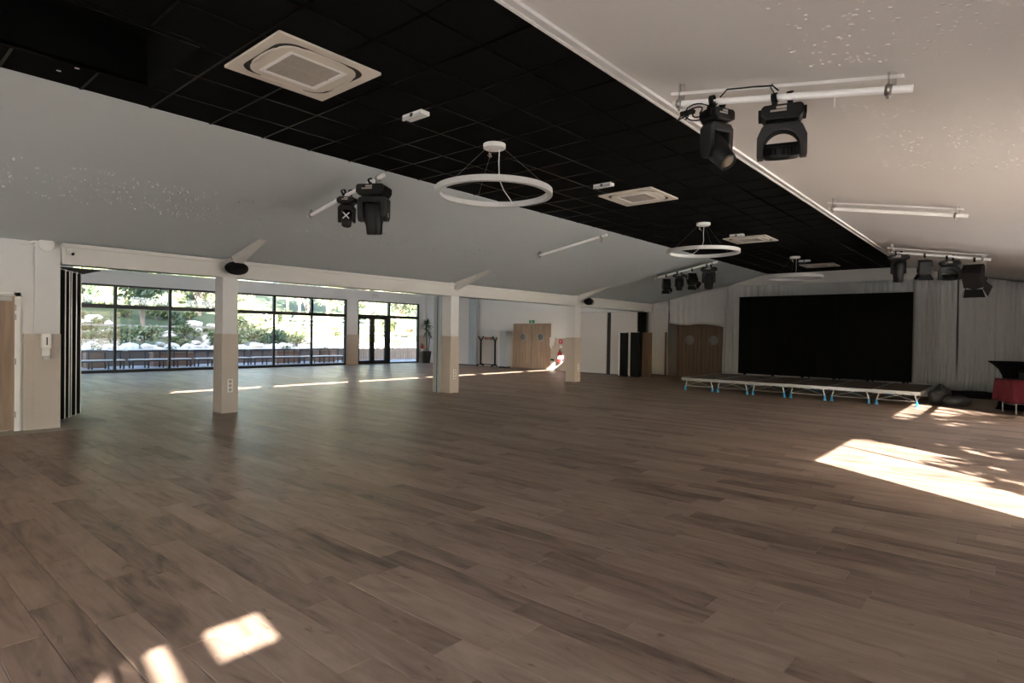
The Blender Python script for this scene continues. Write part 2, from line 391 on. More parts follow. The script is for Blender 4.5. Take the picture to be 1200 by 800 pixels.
# far end wall of the bay
o = MB().box(-24.7, -18.16, 21.3, 21.5, 0, 4.3).box(-18.16, -15.96, 21.3, 21.5, 2.08, 4.3).box(-15.96, -11.6, 21.3, 21.5, 0, 4.3).build('wall_end', P_); struct(o, 'white end wall of the bay with the double oak door', 'wall')
dd = MB().box(-20.3, -18.17, 21.27, 21.31, 0, 1.43).box(-15.95, -15.08, 21.27, 21.31, 0, 1.43).build('dado_panel', MD, o)
# hall back wall, dark behind the curtains
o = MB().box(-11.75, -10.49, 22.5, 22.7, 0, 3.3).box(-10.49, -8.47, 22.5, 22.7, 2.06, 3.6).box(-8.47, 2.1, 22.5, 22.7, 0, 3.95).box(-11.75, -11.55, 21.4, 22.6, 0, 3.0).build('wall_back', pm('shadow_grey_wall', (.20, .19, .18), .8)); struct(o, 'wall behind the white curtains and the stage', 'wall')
mb = MB(); mb.prism([(-8.35, 3.48), (-1.28, 3.48), (XR, ZC+.01), (XL, ZC+.01)], 'y', YB-.02, YB+.1)
o = mb.build('trim_3', M['beam']); struct(o, 'cream fascia above the curtain rail at the end of the black ceiling', 'trim')
# right wall: a glazed run beside the photographer
wr = MB()
wr.box(1.73, 1.93, Y0, 5.74, 0, 3.2).box(1.73, 1.93, 15.2, 22.7, 0, 3.2).box(1.73, 1.93, 5.74, 15.2, 2.82, 3.2).box(1.73, 1.93, 8.4, 8.9, 0, 2.85).box(1.73, 1.93, 11.0, 11.5, 0, 2.85)
o = wr.build('wall_right', P_); struct(o, 'white right wall with tall glazed doors outside the picture', 'wall')
w5 = thing('window_5', 'tall glazed doors in the right wall throwing sun onto the floor', 'window', kind='structure')
mb = MB()
for a, b in ((5.74, 8.4), (8.9, 11.0), (11.5, 13.9), (13.9, 15.2)):
    mb.box(1.80, 1.84, 7.30, 7.34, 0, 2.82) if a < 6 else mb.box(1.78, 1.86, a, b, 2.37, 2.43)
    for y in (a+.01, b-.01): mb.box(1.78, 1.86, y-.01, y+.01, 0, 2.82)
    if a > 8: mb.box(1.78, 1.86, (a+b)/2-.03, (a+b)/2+.03, 0, 2.82)
mb.build('frame', M['darkframe'], w5); MB().box(1.815, 1.823, 5.74, 15.2, 0, 2.82).build('pane', M['glass'], w5)
# rear wall behind the photographer
o = MB().box(-11.7, -9.0, Y0-.2, Y0, 0, 4.0).box(-9.0, -7.9, Y0-.2, Y0, 2.6, 4.0).box(-7.9, -3.0, Y0-.2, Y0, 0, 4.0).box(.8, 2.0, Y0-.2, Y0, 0, 4.0).box(-3.0, .8, Y0-.2, Y0, 2.4, 4.5).box(-3.0, .8, Y0-.2, Y0, 0, .15).build('wall_rear', P_); struct(o, 'white wall behind the photographer', 'wall')
w8 = thing('fill_window_8', 'added unseen glazed door behind the photographer, letting in cool fill light', 'window', kind='structure')  # unseen glazed door added as cool sky fill for the left ceiling
MB().box(-9.0, -8.94, Y0-.14, Y0-.06, 0, 2.6).box(-7.96, -7.9, Y0-.14, Y0-.06, 0, 2.6).build('frame', M['darkframe'], w8); MB().box(-8.95, -7.95, Y0-.104, Y0-.096, .02, 2.58).build('pane', M['glass'], w8)
o = MB().box(-10.5, -3.2, Y0-2.9, Y0-.2, 2.75, 2.85).box(-10.4, -10.3, Y0-2.8, Y0-2.7, 0, 2.75).box(-3.4, -3.3, Y0-2.8, Y0-2.7, 0, 2.75).build('sun_block_porch', P_); struct(o, 'added unseen porch roof keeping sun out of the door behind the photographer', 'porch')  # out-of-view canopy added to block direct sun at the fill door
w6 = thing('fill_window_6', 'added unseen wide window behind the photographer, brightening the near hall', 'window', kind='structure'); mb = MB()  # unseen window added for bounce light on the near ceiling
for k in range(3): mb.box(-3.0+1.9*k-.04, -3.0+1.9*k+.04, Y0-.14, Y0-.06, .15, 2.4)
mb.build('mullion', M['darkframe'], w6); MB().box(-3.0, .8, Y0-.104, Y0-.096, .15, 2.4).build('pane', M['glass'], w6)

# columns
def column(y0, y1, label):
    c = MB().box(-11.72, COLX-.015, y0+.01, y1-.01, 0, 2.98).build('column', P_, bevel=.012); struct(c, label, 'column')
    MB().box(-11.735, COLX, y0, y1, 0, 1.5).build('dado_panel', MD, c, bevel=.008)
    mb = MB(); mb.prism([(COLX-.05, 2.70), (-10.10, roofz(-10.1)+.01), (-10.1-.2, roofz(-10.3)+.01), (COLX-.05, roofz(COLX)+.02)], 'y', y0+.10, y1-.06); mb.build('haunch', M['beam'], c)
    return c
column(4.90, 5.21, 'beige panelled white column nearest the photographer under the black speaker')
column(10.78, 11.09, 'middle white column with beige panels and a parked grey frame behind it')
column(16.50, 16.85, 'farthest white column with beige panels in front of the double door wall')

# ------------------------------------------------------------------ window wall of the bay
WX = -24.45
mb = MB()
mb.box(WX-.2, WX, 16.36, 17.0, 0, 3.1); mb.box(WX-.2, WX, 20.85, 21.4, 0, 3.1); mb.box(WX-.2, WX, 2.9, 3.2, 0, 4.2)
mb.prism([(4.9, 3.1), (21.4, 3.1), (21.4, 3.635), (6.40, 3.635)], 'x', WX-.2, WX)
mb.box(WX-.2, WX, 2.9, 21.4, 3.82, 4.3); o = mb.build('wall_window', P_); struct(o, 'white wall above and between the big garden windows', 'wall')
MB().box(WX-.21, WX+.03, 16.34, 17.02, 0, 1.45).box(WX-.1, WX+.03, 20.85, 21.31, 0, 1.45).build('dado_panel', MD, o)
DF = M['darkframe']
w1 = thing('window_1', 'long dark framed garden window with tall panes', 'window', kind='structure')
edges = [3.2, 4.95, 6.83, 8.62, 10.68, 12.76, 14.55, 16.36]
for y in edges[1:-1]:
    MB().box(WX-.12, WX, y-.055, y+.055, 2.40, 3.1).build('upper_mullion', DF, w1)
    MB().box(WX-.10, WX-.01, y-.04, y+.04, 0, 2.30).build('mullion', DF, w1)
MB().box(WX-.12, WX+.01, 3.2, 16.36, 2.28, 2.42).build('transom', DF, w1)
MB().box(WX-.12, WX+.01, 3.2, 16.36, 0, .10).build('bottom_rail', DF, w1)
MB().box(WX-.12, WX+.01, 3.2, 16.36, 3.05, 3.12).build('head_rail', DF, w1)
MB().box(WX-.12, WX+.01, 16.28, 16.36, 0, 3.1).box(WX-.12, WX+.01, 3.2, 3.26, 0, 3.1).build('jamb', DF, w1)
for a, b in zip(edges[:-1], edges[1:]):
    MB().box(WX-.055, WX-.048, a+.03, b-.03, .08, 2.3).build('pane', M['glass'], w1)
    MB().box(WX-.055, WX-.048, a+.03, b-.03, 2.4, 3.07).build('upper_pane', M['glass'], w1)
w2 = thing('window_2', 'dark framed glazing with a double door at the end of the garden side', 'window', kind='structure')
mb = MB(); mb.box(WX-.12, WX+.01, 17.0, 20.85, 2.30, 2.44).box(WX-.12, WX+.01, 17.0, 20.85, 3.06, 3.12).box(WX-.12, WX+.01, 20.77, 20.85, 0, 3.1).box(WX-.12, WX+.01, 17.0, 17.04, 0, 3.1).box(WX-.12, WX+.01, 18.84, 18.93, 2.4, 3.1).box(WX-.12, WX+.01, 18.93, 20.85, 0, .06)
mb.build('frame', DF, w2)
for nm, a, b in (('pane', 18.94, 20.78), ('upper_pane', 17.03, 18.85), ('upper_pane', 18.92, 20.78)):
    z0, z1 = (.05, 2.32) if nm == 'pane' else (2.42, 3.07)
    MB().box(WX-.055, WX-.048, a, b, z0, z1).build(nm, M['glass'], w2)
d3 = thing('door_3', 'dark framed glass double door to the terrace', 'door', kind='structure')
for a, b in ((17.04, 17.80), (17.93, 18.70)):
    mb = MB(); mb.box(WX-.09, WX, a, a+.06, 0, 2.3).box(WX-.09, WX, b-.07, b, 0, 2.3).box(WX-.09, WX, a, b, 2.22, 2.3).box(WX-.09, WX, a, b, .0, .18)
    lf = mb.build('leaf_frame', DF, d3); MB().box(WX-.05, WX-.043, a+.05, b-.05, .15, 2.25).build('pane', M['glass'], lf)
MB().box(WX-.12, WX+.02, 17.78, 17.95, 0, 2.32).box(WX-.12, WX+.02, 18.68, 18.95, 0, 2.32).build('post', DF, d3)
mb = MB(); mb.cyl((WX+.05, 17.99, .95), (WX+.05, 17.99, 1.25), .012); mb.build('handle', M['steel'], d3)
w7 = thing('window_7', 'narrow clerestory strip high above the garden windows', 'window', kind='structure')
mb = MB()
for y in [6.83, 8.62, 10.68, 12.76, 14.55, 18.93]: mb.box(WX-.1, WX-.02, y-.05, y+.05, 3.636, 4.2)
mb.box(WX-.1, WX-.02, 17.72, 17.95, 3.636, 4.2); mb.box(WX-.15, WX-.01, 16.36, 17.0, 3.636, 4.2); mb.box(WX-.15, WX-.01, 20.85, 21.4, 3.636, 4.2)
mb.build('mullion', M['beam'], w7); MB().box(WX-.06, WX-.053, 3.1, 21.3, 3.1, 3.84).build('pane', M['glass'], w7)

# ------------------------------------------------------------------ doors
def plank_door(name, label, x0, x1, y, ztop, wmat, port_z, nb=6, fmat=None, slit=.02):
    d = thing(name, label, 'door', kind='structure')
    mid = (x0+x1)/2
    for s, (a, b) in enumerate(((x0+.03, mid-slit/2), (mid+slit/2, x1-.03))):
        bw = (b-a)/nb
        # boards are cut out round the porthole
        pcx = (a+b)/2; pr = .165
        for k in range(nb):
            xa, xb = a+bw*k+.004, a+bw*(k+1)-.004
            mbb = MB()
            zs = []
            def hz(x):
                q = pr*pr-(x-pcx)**2; return math.sqrt(q) if q > 0 else 0
            n = 8
            low = [(xa, .02), (xb, .02)]; up_ = []
            if max(hz(xa), hz(xb), hz((xa+xb)/2)) <= 0.001: mbb.box(xa, xb, y, y+.045, .02, ztop)
            else:
                pts = [xa+(xb-xa)*i/n for i in range(n+1)]
                mbb.prism([(xa, .02), (xb, .02)] + [(x, port_z-hz(x)) for x in reversed(pts)], 'y', y, y+.045)
                mbb.prism([(xb, ztop), (xa, ztop)] + [(x, port_z+hz(x)) for x in pts], 'y', y, y+.045)
            mbb.build('board', wmat, d)
        ring = MB(); ring.M = Matrix.Translation((pcx, y-.004, port_z)) @ Matrix.Rotation(PI/2, 4, 'X')
        ring.lathe([(.155, -.035), (.155, .01), (.185, .01), (.185, -.035), (.155, -.035)], 28, cap=False); ring.build('porthole_ring', M['alu'] if wmat is M['doorwood'] else M['backing_grey'], d)
        g = MB(); g.cyl((pcx, y+.018, port_z), (pcx, y+.026, port_z), .16, n=28); g.build('porthole_pane', M['glass'], d); q = MB(); q.cyl((pcx, y+.04, port_z), (pcx, y+.05, port_z), .163, n=28); q.build('porthole_backing', M['backing_grey'], d)  # opaque grey disc added behind the glass to dim the porthole
    MB().box(x0-.04, x0+.03, y-.02, y+.08, 0, ztop+.05).box(x1-.03, x1+.04, y-.02, y+.08, 0, ztop+.05).box(x0-.04, x1+.04, y-.02, y+.08, ztop, ztop+.05).build('frame', fmat or wmat, d)
    MB().box(mid-.03, mid+.03, y+.05, y+.07, 0, ztop).build('astragal', M['dark_slot'], d)
    return d
plank_door('door_2', 'pale oak double door with round windows in the bay end wall', -18.12, -16.0, 21.29, 2.03, M['doorwood'], 1.46, 6)
plank_door('door_4', 'dark oak double door with round windows under the raised curtain', -10.46, -8.5, 22.46, 2.02, M['doordark'], 1.46, 6)
MB().box(-18.3, -15.8, 22.2, 22.3, 0, 2.4).box(-18.3, -15.8, 21.5, 22.2, 2.3, 2.4).box(-18.3, -18.2, 21.5, 22.2, 0, 2.4).box(-10.9, -8.2, 23.4, 23.5, 0, 2.4).box(-10.9, -8.2, 22.7, 23.4, 2.3, 2.4).box(-10.9, -10.8, 22.7, 23.4, 0, 2.4).box(-8.3, -8.2, 22.7, 23.4, 0, 2.4).build('wall_corridor', P_); struct(bpy.data.objects['wall_corridor'], 'corridor wall behind the round door windows', 'wall')
d1 = thing('door_1', 'oak leaf door with a door closer at the left edge', 'door', kind='structure')
MB().box(-11.53, -11.485, 1.0, 1.9, .02, 2.03).build('leaf', M['doorleft'], d1)
MB().box(-11.52, -11.478, 1.9, 1.97, 0, 2.09).box(-11.52, -11.478, .93, 1.0, 0, 2.09).box(-11.52, -11.478, .93, 1.97, 2.03, 2.09).build('frame', M['white'], d1)
for z in (.25, 1.05, 1.72, 1.86): MB().cyl((-11.47, 1.905, z-.045), (-11.47, 1.905, z+.045), .012, n=10).build('hinge', M['steel'], d1)
MB().box(-11.485, -11.43, 1.3, 1.86, 1.96, 2.02).build('door_closer', M['alu'], d1); MB().obox((-11.44, 1.5, 2.03), (-11.46, 1.88, 2.05), .02, .012).build('closer_arm', M['steel'], d1)

# ================================================================== things on the ceiling
def rsq(h, r, n=6):     # rounded square outline
    pts = []
    for cx, cy, a0 in ((h-r, h-r, 0), (-h+r, h-r, PI/2), (-h+r, -h+r, PI), (h-r, -h+r, 1.5*PI)):
        for k in range(n+1):
            a = a0+PI/2*k/n; pts.append((cx+r*math.cos(a), cy+r*math.sin(a)))
    return pts
def ringplate(mb, outer, inner, z0, z1):
    n = len(outer); vs = [(x, y, z) for z in (z0, z1) for x, y in outer] + [(x, y, z) for z in (z0, z1) for x, y in inner]
    fs = []
    for k in range(n):
        j = (k+1) % n
        fs += [(k, j, n+j, n+k), (2*n+j, 2*n+k, 3*n+k, 3*n+j), (k, 2*n+k, 2*n+j, j), (n+j, 3*n+j, 3*n+k, n+k)]
    mb.add(vs, fs); return mb
def cassette():
    t = thing('ceiling_air_cassette', 'x', 'air conditioner', group='ceiling air cassettes')
    out = rsq(.475, .012); mid = rsq(.40, .16); mb = MB(); ringplate(mb, out, mid, -.020, -.002); mb.build('frame', M['cassette'], t)
    mb = MB(); ringplate(mb, rsq(.405, .16), rsq(.345, .13), -.012, -.004); mb.build('air_slot', M['dark_slot'], t)
    mb = MB(); ringplate(mb, rsq(.355, .14), rsq(.27, .01), -.026, -.006); mb.build('inner_plate', M['cassette'], t)
    for k in range(4):
        mb = MB(); mb.M = Matrix.Rotation(k*PI/2, 4, 'Z')
        pts = [(.362, -.205), (.372, -.18), (.382, -.11), (.386, 0), (.382, .11), (.372, .18), (.362, .205), (.366, .11), (.367, 0), (.366, -.11)]
        mb.prism(pts, 'z', -.026, -.014); mb.build('louvre', M['cassette'], t)
    mb = MB(); ringplate(mb, rsq(.27, .01), rsq(.235, .008), -.029, -.01); mb.build('grille_frame', M['white'], t)
    mb = MB(); mb.box(-.235, .235, -.235, .235, -.016, -.010)
    for k in range(1, 24): mb.box(-.235, .235, -.235+.47*k/24-.004, -.235+.47*k/24+.004, -.024, -.016)
    mb.box(-.006, .006, -.235, .235, -.026, -.016); mb.build('intake_grille', M['grille'], t)
    return t
c0 = cassette()
for k, (x, y, lab) in enumerate(((-4.79, 2.74, 'large cream air cassette nearest the photographer, before the first ring lamp'),
        (-4.79, 8.71, 'cream air cassette between the first and second ring lamps'),
        (-4.78, 14.0, 'cream air cassette beyond the second ring lamp'), (-4.75, 20.1, 'farthest small cream air cassette near the stage end'))):
    o = c0 if k == 0 else copy_tree(c0)
    o.location = (x, y, ZC); o['label'] = lab
def emergency():
    t = thing('emergency_light', 'x', 'emergency light', group='small white emergency lights on the black ceiling')
    MB().box(-.15, .15, -.06, .06, -.045, 0).build('housing', M['white'], t, bevel=.008)
    MB().box(-.145, .145, -.062, -.045, -.062, -.03).build('diffuser', M['led_off'], t); MB().box(-.02, .02, -.066, -.05, -.05, -.012).build('clip', M['dark_slot'], t)
    return t
e0 = emergency()
for k, (x, y, lab) in enumerate(((-4.83, 4.04, 'white emergency light between the nearest cassette and first ring lamp'), (-4.81, 7.68, 'white emergency light beside the second cassette'),
        (-4.80, 13.19, 'white emergency light beside the third cassette'), (-4.80, 18.6, 'white emergency light beside the farthest cassette'))):
    o = e0 if k == 0 else copy_tree(e0); o.location = (x, y, ZC); o['label'] = lab
def ring_lamp():
    t = thing('ring_lamp', 'x', 'pendant lamp', group='suspended ring lamps')
    mb = MB(); mb.lathe([(.645, -.61), (.708, -.61), (.708, -.545), (.645, -.545), (.645, -.61)], 72, cap=False, smooth=False); mb.build('ring', M['led_off'], t)
    mb = MB(); mb.lathe([(.001, -.052), (.125, -.052), (.135, -.045), (.135, 0), (.001, 0)], 32, cap=False, smooth=False); mb.build('canopy', M['white'], t)
    for k in range(3):
        a = 2*PI*k/3+.35; MB().cyl((.11*math.cos(a), .11*math.sin(a), -.05), (.676*math.cos(a), .676*math.sin(a), -.546), .0011, n=6).build('suspension_wire', M['grille'], t)
    a = 5.9; ex, ey = .676*math.cos(a), .676*math.sin(a)
    MB().tube([(.03, -.06, -.05), (.035, -.055, -.2), (.03, -.06, -.34), (.06, -.07, -.42), (.2, -.12, -.5), (.4, -.2, -.56), (ex*.93, ey*.93, -.57)], .006).build('power_cord', M['white'], t)
    mb = MB(); mb.tube([(.02, .05, -.05), (.05, .07, -.1), (.04, .03, -.13), (.0, .05, -.16), (.03, .08, -.12)], .004).cbox(.05, .05, -.11, .02, .02, .04); mb.build('spare_cord', M['grille'], t)
    return t
r0 = ring_lamp()
for k, (x, y, rz, lab) in enumerate(((-4.86, 5.29, 2.3, 'large white ring lamp hanging nearest the photographer'), (-4.86, 11.5, 2.9, 'white ring lamp hanging in the middle of the hall'), (-4.80, 17.65, 2.4, 'farthest white ring lamp hanging before the stage'))):
    o = r0 if k == 0 else copy_tree(r0); o.location = (x, y, ZC); o.rotation_euler.z = rz; o['label'] = lab
# small white flakes beside the open hatch
for x, y, lab in ((-6.33, 1.45, 'white clip hanging at the rim of the open ceiling hatch'), (-6.52, 1.36, 'white flake stuck on the black ceiling below the hatch')):
    o = MB().obox((x, y, ZC-.012), (x+.03, y+.02, ZC-.02), .012, .008).build('ceiling_clip', M['white']); tag(o, lab, 'clip')

# ---- lighting bars
def bar(x0, z0, x1, z1, y, label, rail=False):
    d = Vector((x1-x0, 0, z1-z0)); L = d.length; d.normalize(); up_ = Vector((-d.z, 0, d.x))
    if up_.z < 0: up_ = -up_
    t = thing('lighting_bar', label, 'lighting bar', (x0, y, z0), group='white lighting bars under the slopes')
    mb = MB(); mb.cyl((0, 0, 0), d*L, .027, n=16); mb.build('tube', M['bar'], t)
    for s in (.06, L-.14):
        p = d*s; top = roofz(x0+p.x)-(z0+p.z)
        mb = MB(); mb.obox(p-up_*.02, (p.x, 0, top), .035, .012).obox(p+d*.028-up_*.01, (p.x+d.x*.028, 0, top), .01, .03)
        mb.M = Matrix.Translation(p) @ d.to_track_quat('Z', 'Y').to_matrix().to_4x4()
        mb.lathe([(.028, -.022), (.04, -.022), (.04, .022), (.028, .022), (.028, -.022)], 14, cap=False); mb.M = None
        mb.cyl(p-up_*.06, p-up_*.03, .01, n=8); mb.build('pipe_clamp', M['steel'], t)
    if rail:
        xa, xb = x0-.02, x0+d.x*L-.05
        mb = MB(); k_ = d.z/d.x; mb.prism([(xa-x0, k_*(xa-x0)+.075), (xb-x0, k_*(xb-x0)+.075), (xb-x0, k_*(xb-x0)+.10), (xa-x0, k_*(xa-x0)+.10)], 'y', -.01, .03); mb.build('rail', M['slope_warm_light'], t)
    return t
bar(-2.34, 3.60, -.59, 3.29, 4.85, 'white lighting bar at right carrying two moving heads and loose cable', True)
bar(-2.30, 3.60, -.57, 3.28, 10.2, 'empty white lighting bar on the right slope', True)
bar(-2.33, 3.59, -.50, 3.28, 15.9, 'white lighting bar carrying four lamps by the stage curtain', True)
bar(-8.62, 3.40, -6.70, 3.74, 5.05, 'white lighting bar carrying two moving heads on the left slope')
bar(-8.60, 3.41, -6.73, 3.72, 10.9, 'empty white lighting bar on the left slope')
bar(-8.63, 3.38, -6.69, 3.75, 16.85, 'white lighting bar carrying four lamps on the left slope beyond the ring lamps')
mb = MB(); mb.cyl((-1.07, 4.85, 3.345), (-1.07, 4.85, 3.27), .006, .002, n=6); o = mb.build('cable_tie', M['white']); tag(o, 'white cable tie tail hanging from the bar of the two right moving heads', 'cable tie')

def hook(mb, rz, drop, off=(0, 0)):
    A = Matrix.Rotation(-rz, 4, 'Z') @ Matrix.Rotation(PI/2, 4, 'Y')
    mb.M = Matrix.Translation((off[0], off[1], 0)) @ A; mb.lathe([(.0275, -.02), (.036, -.02), (.036, .02), (.0275, .02), (.0275, -.02)], 14, cap=False); mb.M = None
    mb.cbox(off[0], off[1], -.045, .04, .03, .025); mb.cyl((off[0], off[1], -.05), (off[0], off[1], -drop), .009, n=8)
def moving_head(label, loc, rz, style='box', bw=.32, bd=.24, bh=.12, drop=.09, yw=.34, al=.28, ad=.15, at=.05, hr=.11, hl=.34, tilt=0, group='moving heads', mark=None, lensr=None):
    t = thing('moving_head_lamp', label, 'stage light', loc, rz, group)
    mb = MB(); hook(mb, rz, drop+.01, (-.055, 0)); mb.build('clamp', M['blackmatt'], t); mb = MB(); hook(mb, rz, drop+.01, (.055, 0)); mb.build('clamp', M['blackmatt'], t)
    c = .035; z1 = -drop; z0 = -drop-bh
    mb = MB(); mb.prism([(-bw/2+c, z0), (bw/2-c, z0), (bw/2, z0+c*1.2), (bw/2, z1-c*.6), (bw/2-c*.6, z1), (-bw/2+c*.6, z1), (-bw/2, z1-c*.6), (-bw/2, z0+c*1.2)], 'y', -bd/2, bd/2)
    mb.build('base', M['black'], t, bevel=.012)
    for s in (-1, 1): MB().cbox(s*(bw/2+.005), 0, z1-bh*.45, .03, bd*.7, bh*.5).build('carry_handle', M['blackmatt'], t)
    mb = MB(); mb.box(-bw*.28, bw*.10, -bd/2-.003, -bd/2-.0005, z0+bh*.50, z0+bh*.62)
    mb.box(-bw*.14, bw*.1, -bd/2-.003, -bd/2-.0005, z0+bh*.68, z0+bh*.84); mb.build('maker_label', M['grille'], t)
    zy = z0-.012
    mb = MB(); mb.cyl((0, 0, z0), (0, 0, zy), .06, n=18); mb.build('pan_bearing', M['blackmatt'], t)
    zp = zy-al
    mb = MB()
    if style == 'arch':
        n = 14; ins = [((yw/2-at)*math.cos(PI*k/n), zp+.0+(al-.06)*math.sin(PI*k/n)) for k in range(n+1)]   # inner arch, right to left
        oy = yw/2
        outer = [(oy, zp-.07), (oy, zp+al*.45), (oy*.82, zy-.03), (oy*.68, zy), (-oy*.68, zy), (-oy*.82, zy-.03), (-oy, zp+al*.45), (-oy, zp-.07)]
        # quads strip between arch and outer skin
        a = [(oy-at, zp-.07)] + ins + [(-oy+at, zp-.07)]
        def samp(poly, m):
            ds = [0]
            for p, q in zip(poly, poly[1:]): ds.append(ds[-1]+math.hypot(q[0]-p[0], q[1]-p[1]))
            out = []
            for k in range(m):
                s = ds[-1]*k/(m-1); i = max(i for i in range(len(ds)) if ds[i] <= s+1e-9); i = min(i, len(poly)-2)
                u = (s-ds[i])/(ds[i+1]-ds[i]); out.append((poly[i][0]+u*(poly[i+1][0]-poly[i][0]), poly[i][1]+u*(poly[i+1][1]-poly[i][1])))
            return out
        m_ = 21; A = samp(outer, m_); B = samp(a, m_); vs = []; fs = []
        for y in (-ad/2, ad/2):
            vs += [(x, y, z) for x, z in A] + [(x, y, z) for x, z in B]
        for k in range(m_-1):
            fs += [(k, k+1, m_+k+1, m_+k), (2*m_+k+1, 2*m_+k, 3*m_+k, 3*m_+k+1), (k, 2*m_+k, 2*m_+k+1, k+1), (m_+k+1, 3*m_+k+1, 3*m_+k, m_+k)]
        fs += [(0, m_, 3*m_, 2*m_), (m_-1, 3*m_-1, 4*m_-1, 2*m_-1)]
        mb.add(vs, fs)
    else:
        mb.prism([(-yw/2+.03, zy), (yw/2-.03, zy), (yw/2, zy-.04), (yw/2, zy-.07), (-yw/2, zy-.07), (-yw/2, zy-.04)], 'y', -ad/2, ad/2)
        for s in (-1, 1):
            x = s*(yw/2-at/2)
            mb.prism([(-ad/2, zy-.04), (ad/2, zy-.04), (ad/2*.9, zp-.03), (ad/2*.5, zp-.085), (-ad/2*.5, zp-.085), (-ad/2*.9, zp-.03)], 'x', x-at/2, x+at/2)
    mb.build('yoke', M['grey_plastic'] if style != 'black' else M['black'], t, bevel=.008)
    T = Matrix.Translation((0, 0, zp)) @ Matrix.Rotation(tilt, 4, 'X')
    hw = yw/2-at-.004
    mb = MB(); mb.M = T
    if style == 'arch':
        mb.lathe([(hr*.5, .022), (hr*.95, .018), (hr*.95, -.03), (hr*1.0, -.035), (hr*1.0, -.068), (hr*.9, -.076), (hr*.5, -.076)], 28)
        for k in range(28):
            a = 2*PI*k/28; mb.M = T @ Matrix.Rotation(a, 4, 'Z'); mb.cbox(hr*.97, 0, -.008, .02, .008, .05)
        mb.M = T
    else:
        mb.lathe([(.02, hl*.40), (hr*.8, hl*.38), (hr, hl*.26), (hr*1.02, 0), (hr*.98, -hl*.16), (hr*.86, -hl*.30), (hr*.80, -hl*.56), (hr*.70, -hl*.58), (hr*.66, -hl*.55)], 24)
    mb.M = T
    mb.cyl((-hw, 0, 0), (hw, 0, 0), .045, n=14)
    mb.build('head', M['black'], t)
    lr = lensr or hr*.66; mb = MB(); mb.M = T
    if style == 'arch': mb.lathe([(.001, -.0775), (lr, -.0775), (lr, -.0765), (.001, -.0765)], 24, cap=False)
    else: mb.lathe([(.001, -hl*.56), (lr*.6, -hl*.565), (lr, -hl*.553), (lr, -hl*.54), (.001, -hl*.54)], 24, cap=False)
    mb.build('lens', M['lens'], t)
    if mark == 'cross':
        mb = MB(); mb.M = T
        for s in (-1, 1): mb.obox((-.045, -hr*1.03, -.05*s-.02), (.045, -hr*1.03, .05*s-.02), .004, .016)
        mb.build('white_mark', M['white'], t)
    if mark == 'dots':
        mb = MB()
        for s in (-1, 1): mb.box(s*(yw/2+.001)-.001, s*(yw/2+.001)+.001, -.02, .02, zp-.03, zp+.03)
        mb.build('arm_label', M['grille'], t)
    return t
def fresnel(label, loc, rz, tilt, s=1.0, group='theatre lamps with barn doors'):
    t = thing('theatre_lamp', label, 'stage light', loc, rz, group)
    mb = MB(); hook(mb, rz, .08); mb.build('clamp', M['blackmatt'], t)
    zt = -.075; zp = zt-.20*s; hw = .135*s
    mb = MB(); mb.box(-hw, hw, -.018, .018, zt-.008, zt).box(-hw, -hw+.007, -.018, .018, zp-.02, zt).box(hw-.007, hw, -.018, .018, zp-.02, zt)
    for q in (-1, 1): mb.cyl((q*hw, 0, zp), (q*(hw+.03), 0, zp), .02, n=10)
    mb.build('bracket', M['steel'], t)
    T = Matrix.Translation((0, 0, zp)) @ Matrix.Rotation(tilt, 4, 'X')
    mb = MB(); mb.M = T
    mb.prism([(-.115*s, .12*s), (-.07*s, .16*s), (.07*s, .16*s), (.115*s, .12*s), (.115*s, -.13*s), (-.115*s, -.13*s)], 'x', -.118*s, .118*s)
    mb.cyl((0, 0, -.13*s), (0, 0, -.16*s), .105*s, n=20)
    mb.build('housing', M['black'], t, bevel=.006)
    mb = MB(); mb.M = T; mb.cyl((0, 0, -.162*s), (0, 0, -.166*s), .09*s, n=20); mb.build('lens', M['lens'], t)
    for k in range(4):
        mb = MB(); mb.M = T @ Matrix.Rotation(k*PI/2, 4, 'Z')
        mb.add([(.105*s, -.10*s, -.16*s), (.105*s, .10*s, -.16*s), (.155*s, .135*s, -.27*s), (.155*s, -.135*s, -.27*s), (.109*s, -.10*s, -.157*s), (.109*s, .10*s, -.157*s), (.159*s, .135*s, -.267*s), (.159*s, -.135*s, -.267*s)],
               [(0,1,2,3),(7,6,5,4),(0,4,5,1),(1,5,6,2),(2,6,7,3),(3,7,4,0)])
        mb.build('barn_door', M['blackmatt'], t)
    return t
R = math.radians
moving_head('black moving head tilted down at the black ceiling edge, nearest right bar', (-1.95, 4.85, 3.535), R(66), 'box', bw=.22, bd=.19, bh=.10, drop=.085, yw=.25, al=.20, ad=.13, at=.05, hr=.095, hl=.34, tilt=R(-42))
moving_head('black moving head with open arched yoke on the nearest right bar', (-1.435, 4.85, 3.442), R(17), 'arch', bw=.30, bd=.20, bh=.115, drop=.085, yw=.355, al=.19, ad=.11, at=.05, hr=.128, tilt=R(20), group='moving heads with open arched yokes')
moving_head('small black moving head with white cross mark, nearest left bar', (-7.57, 5.05, 3.635), R(48), 'black', bw=.24, bd=.22, bh=.10, drop=.09, yw=.25, al=.17, ad=.12, at=.04, hr=.085, hl=.25, tilt=R(-18), mark='cross')
moving_head('big black moving head pointing down beside the cross marked one', (-6.92, 5.05, 3.70), R(30), 'box', bw=.40, bd=.32, bh=.15, drop=.08, yw=.43, al=.25, ad=.17, at=.085, hr=.135, hl=.46, tilt=R(8), mark='dots')
fresnel('theatre lamp on the lowest place of the far left bar', (-8.26, 16.85, 3.445), R(40), R(-20), .95)
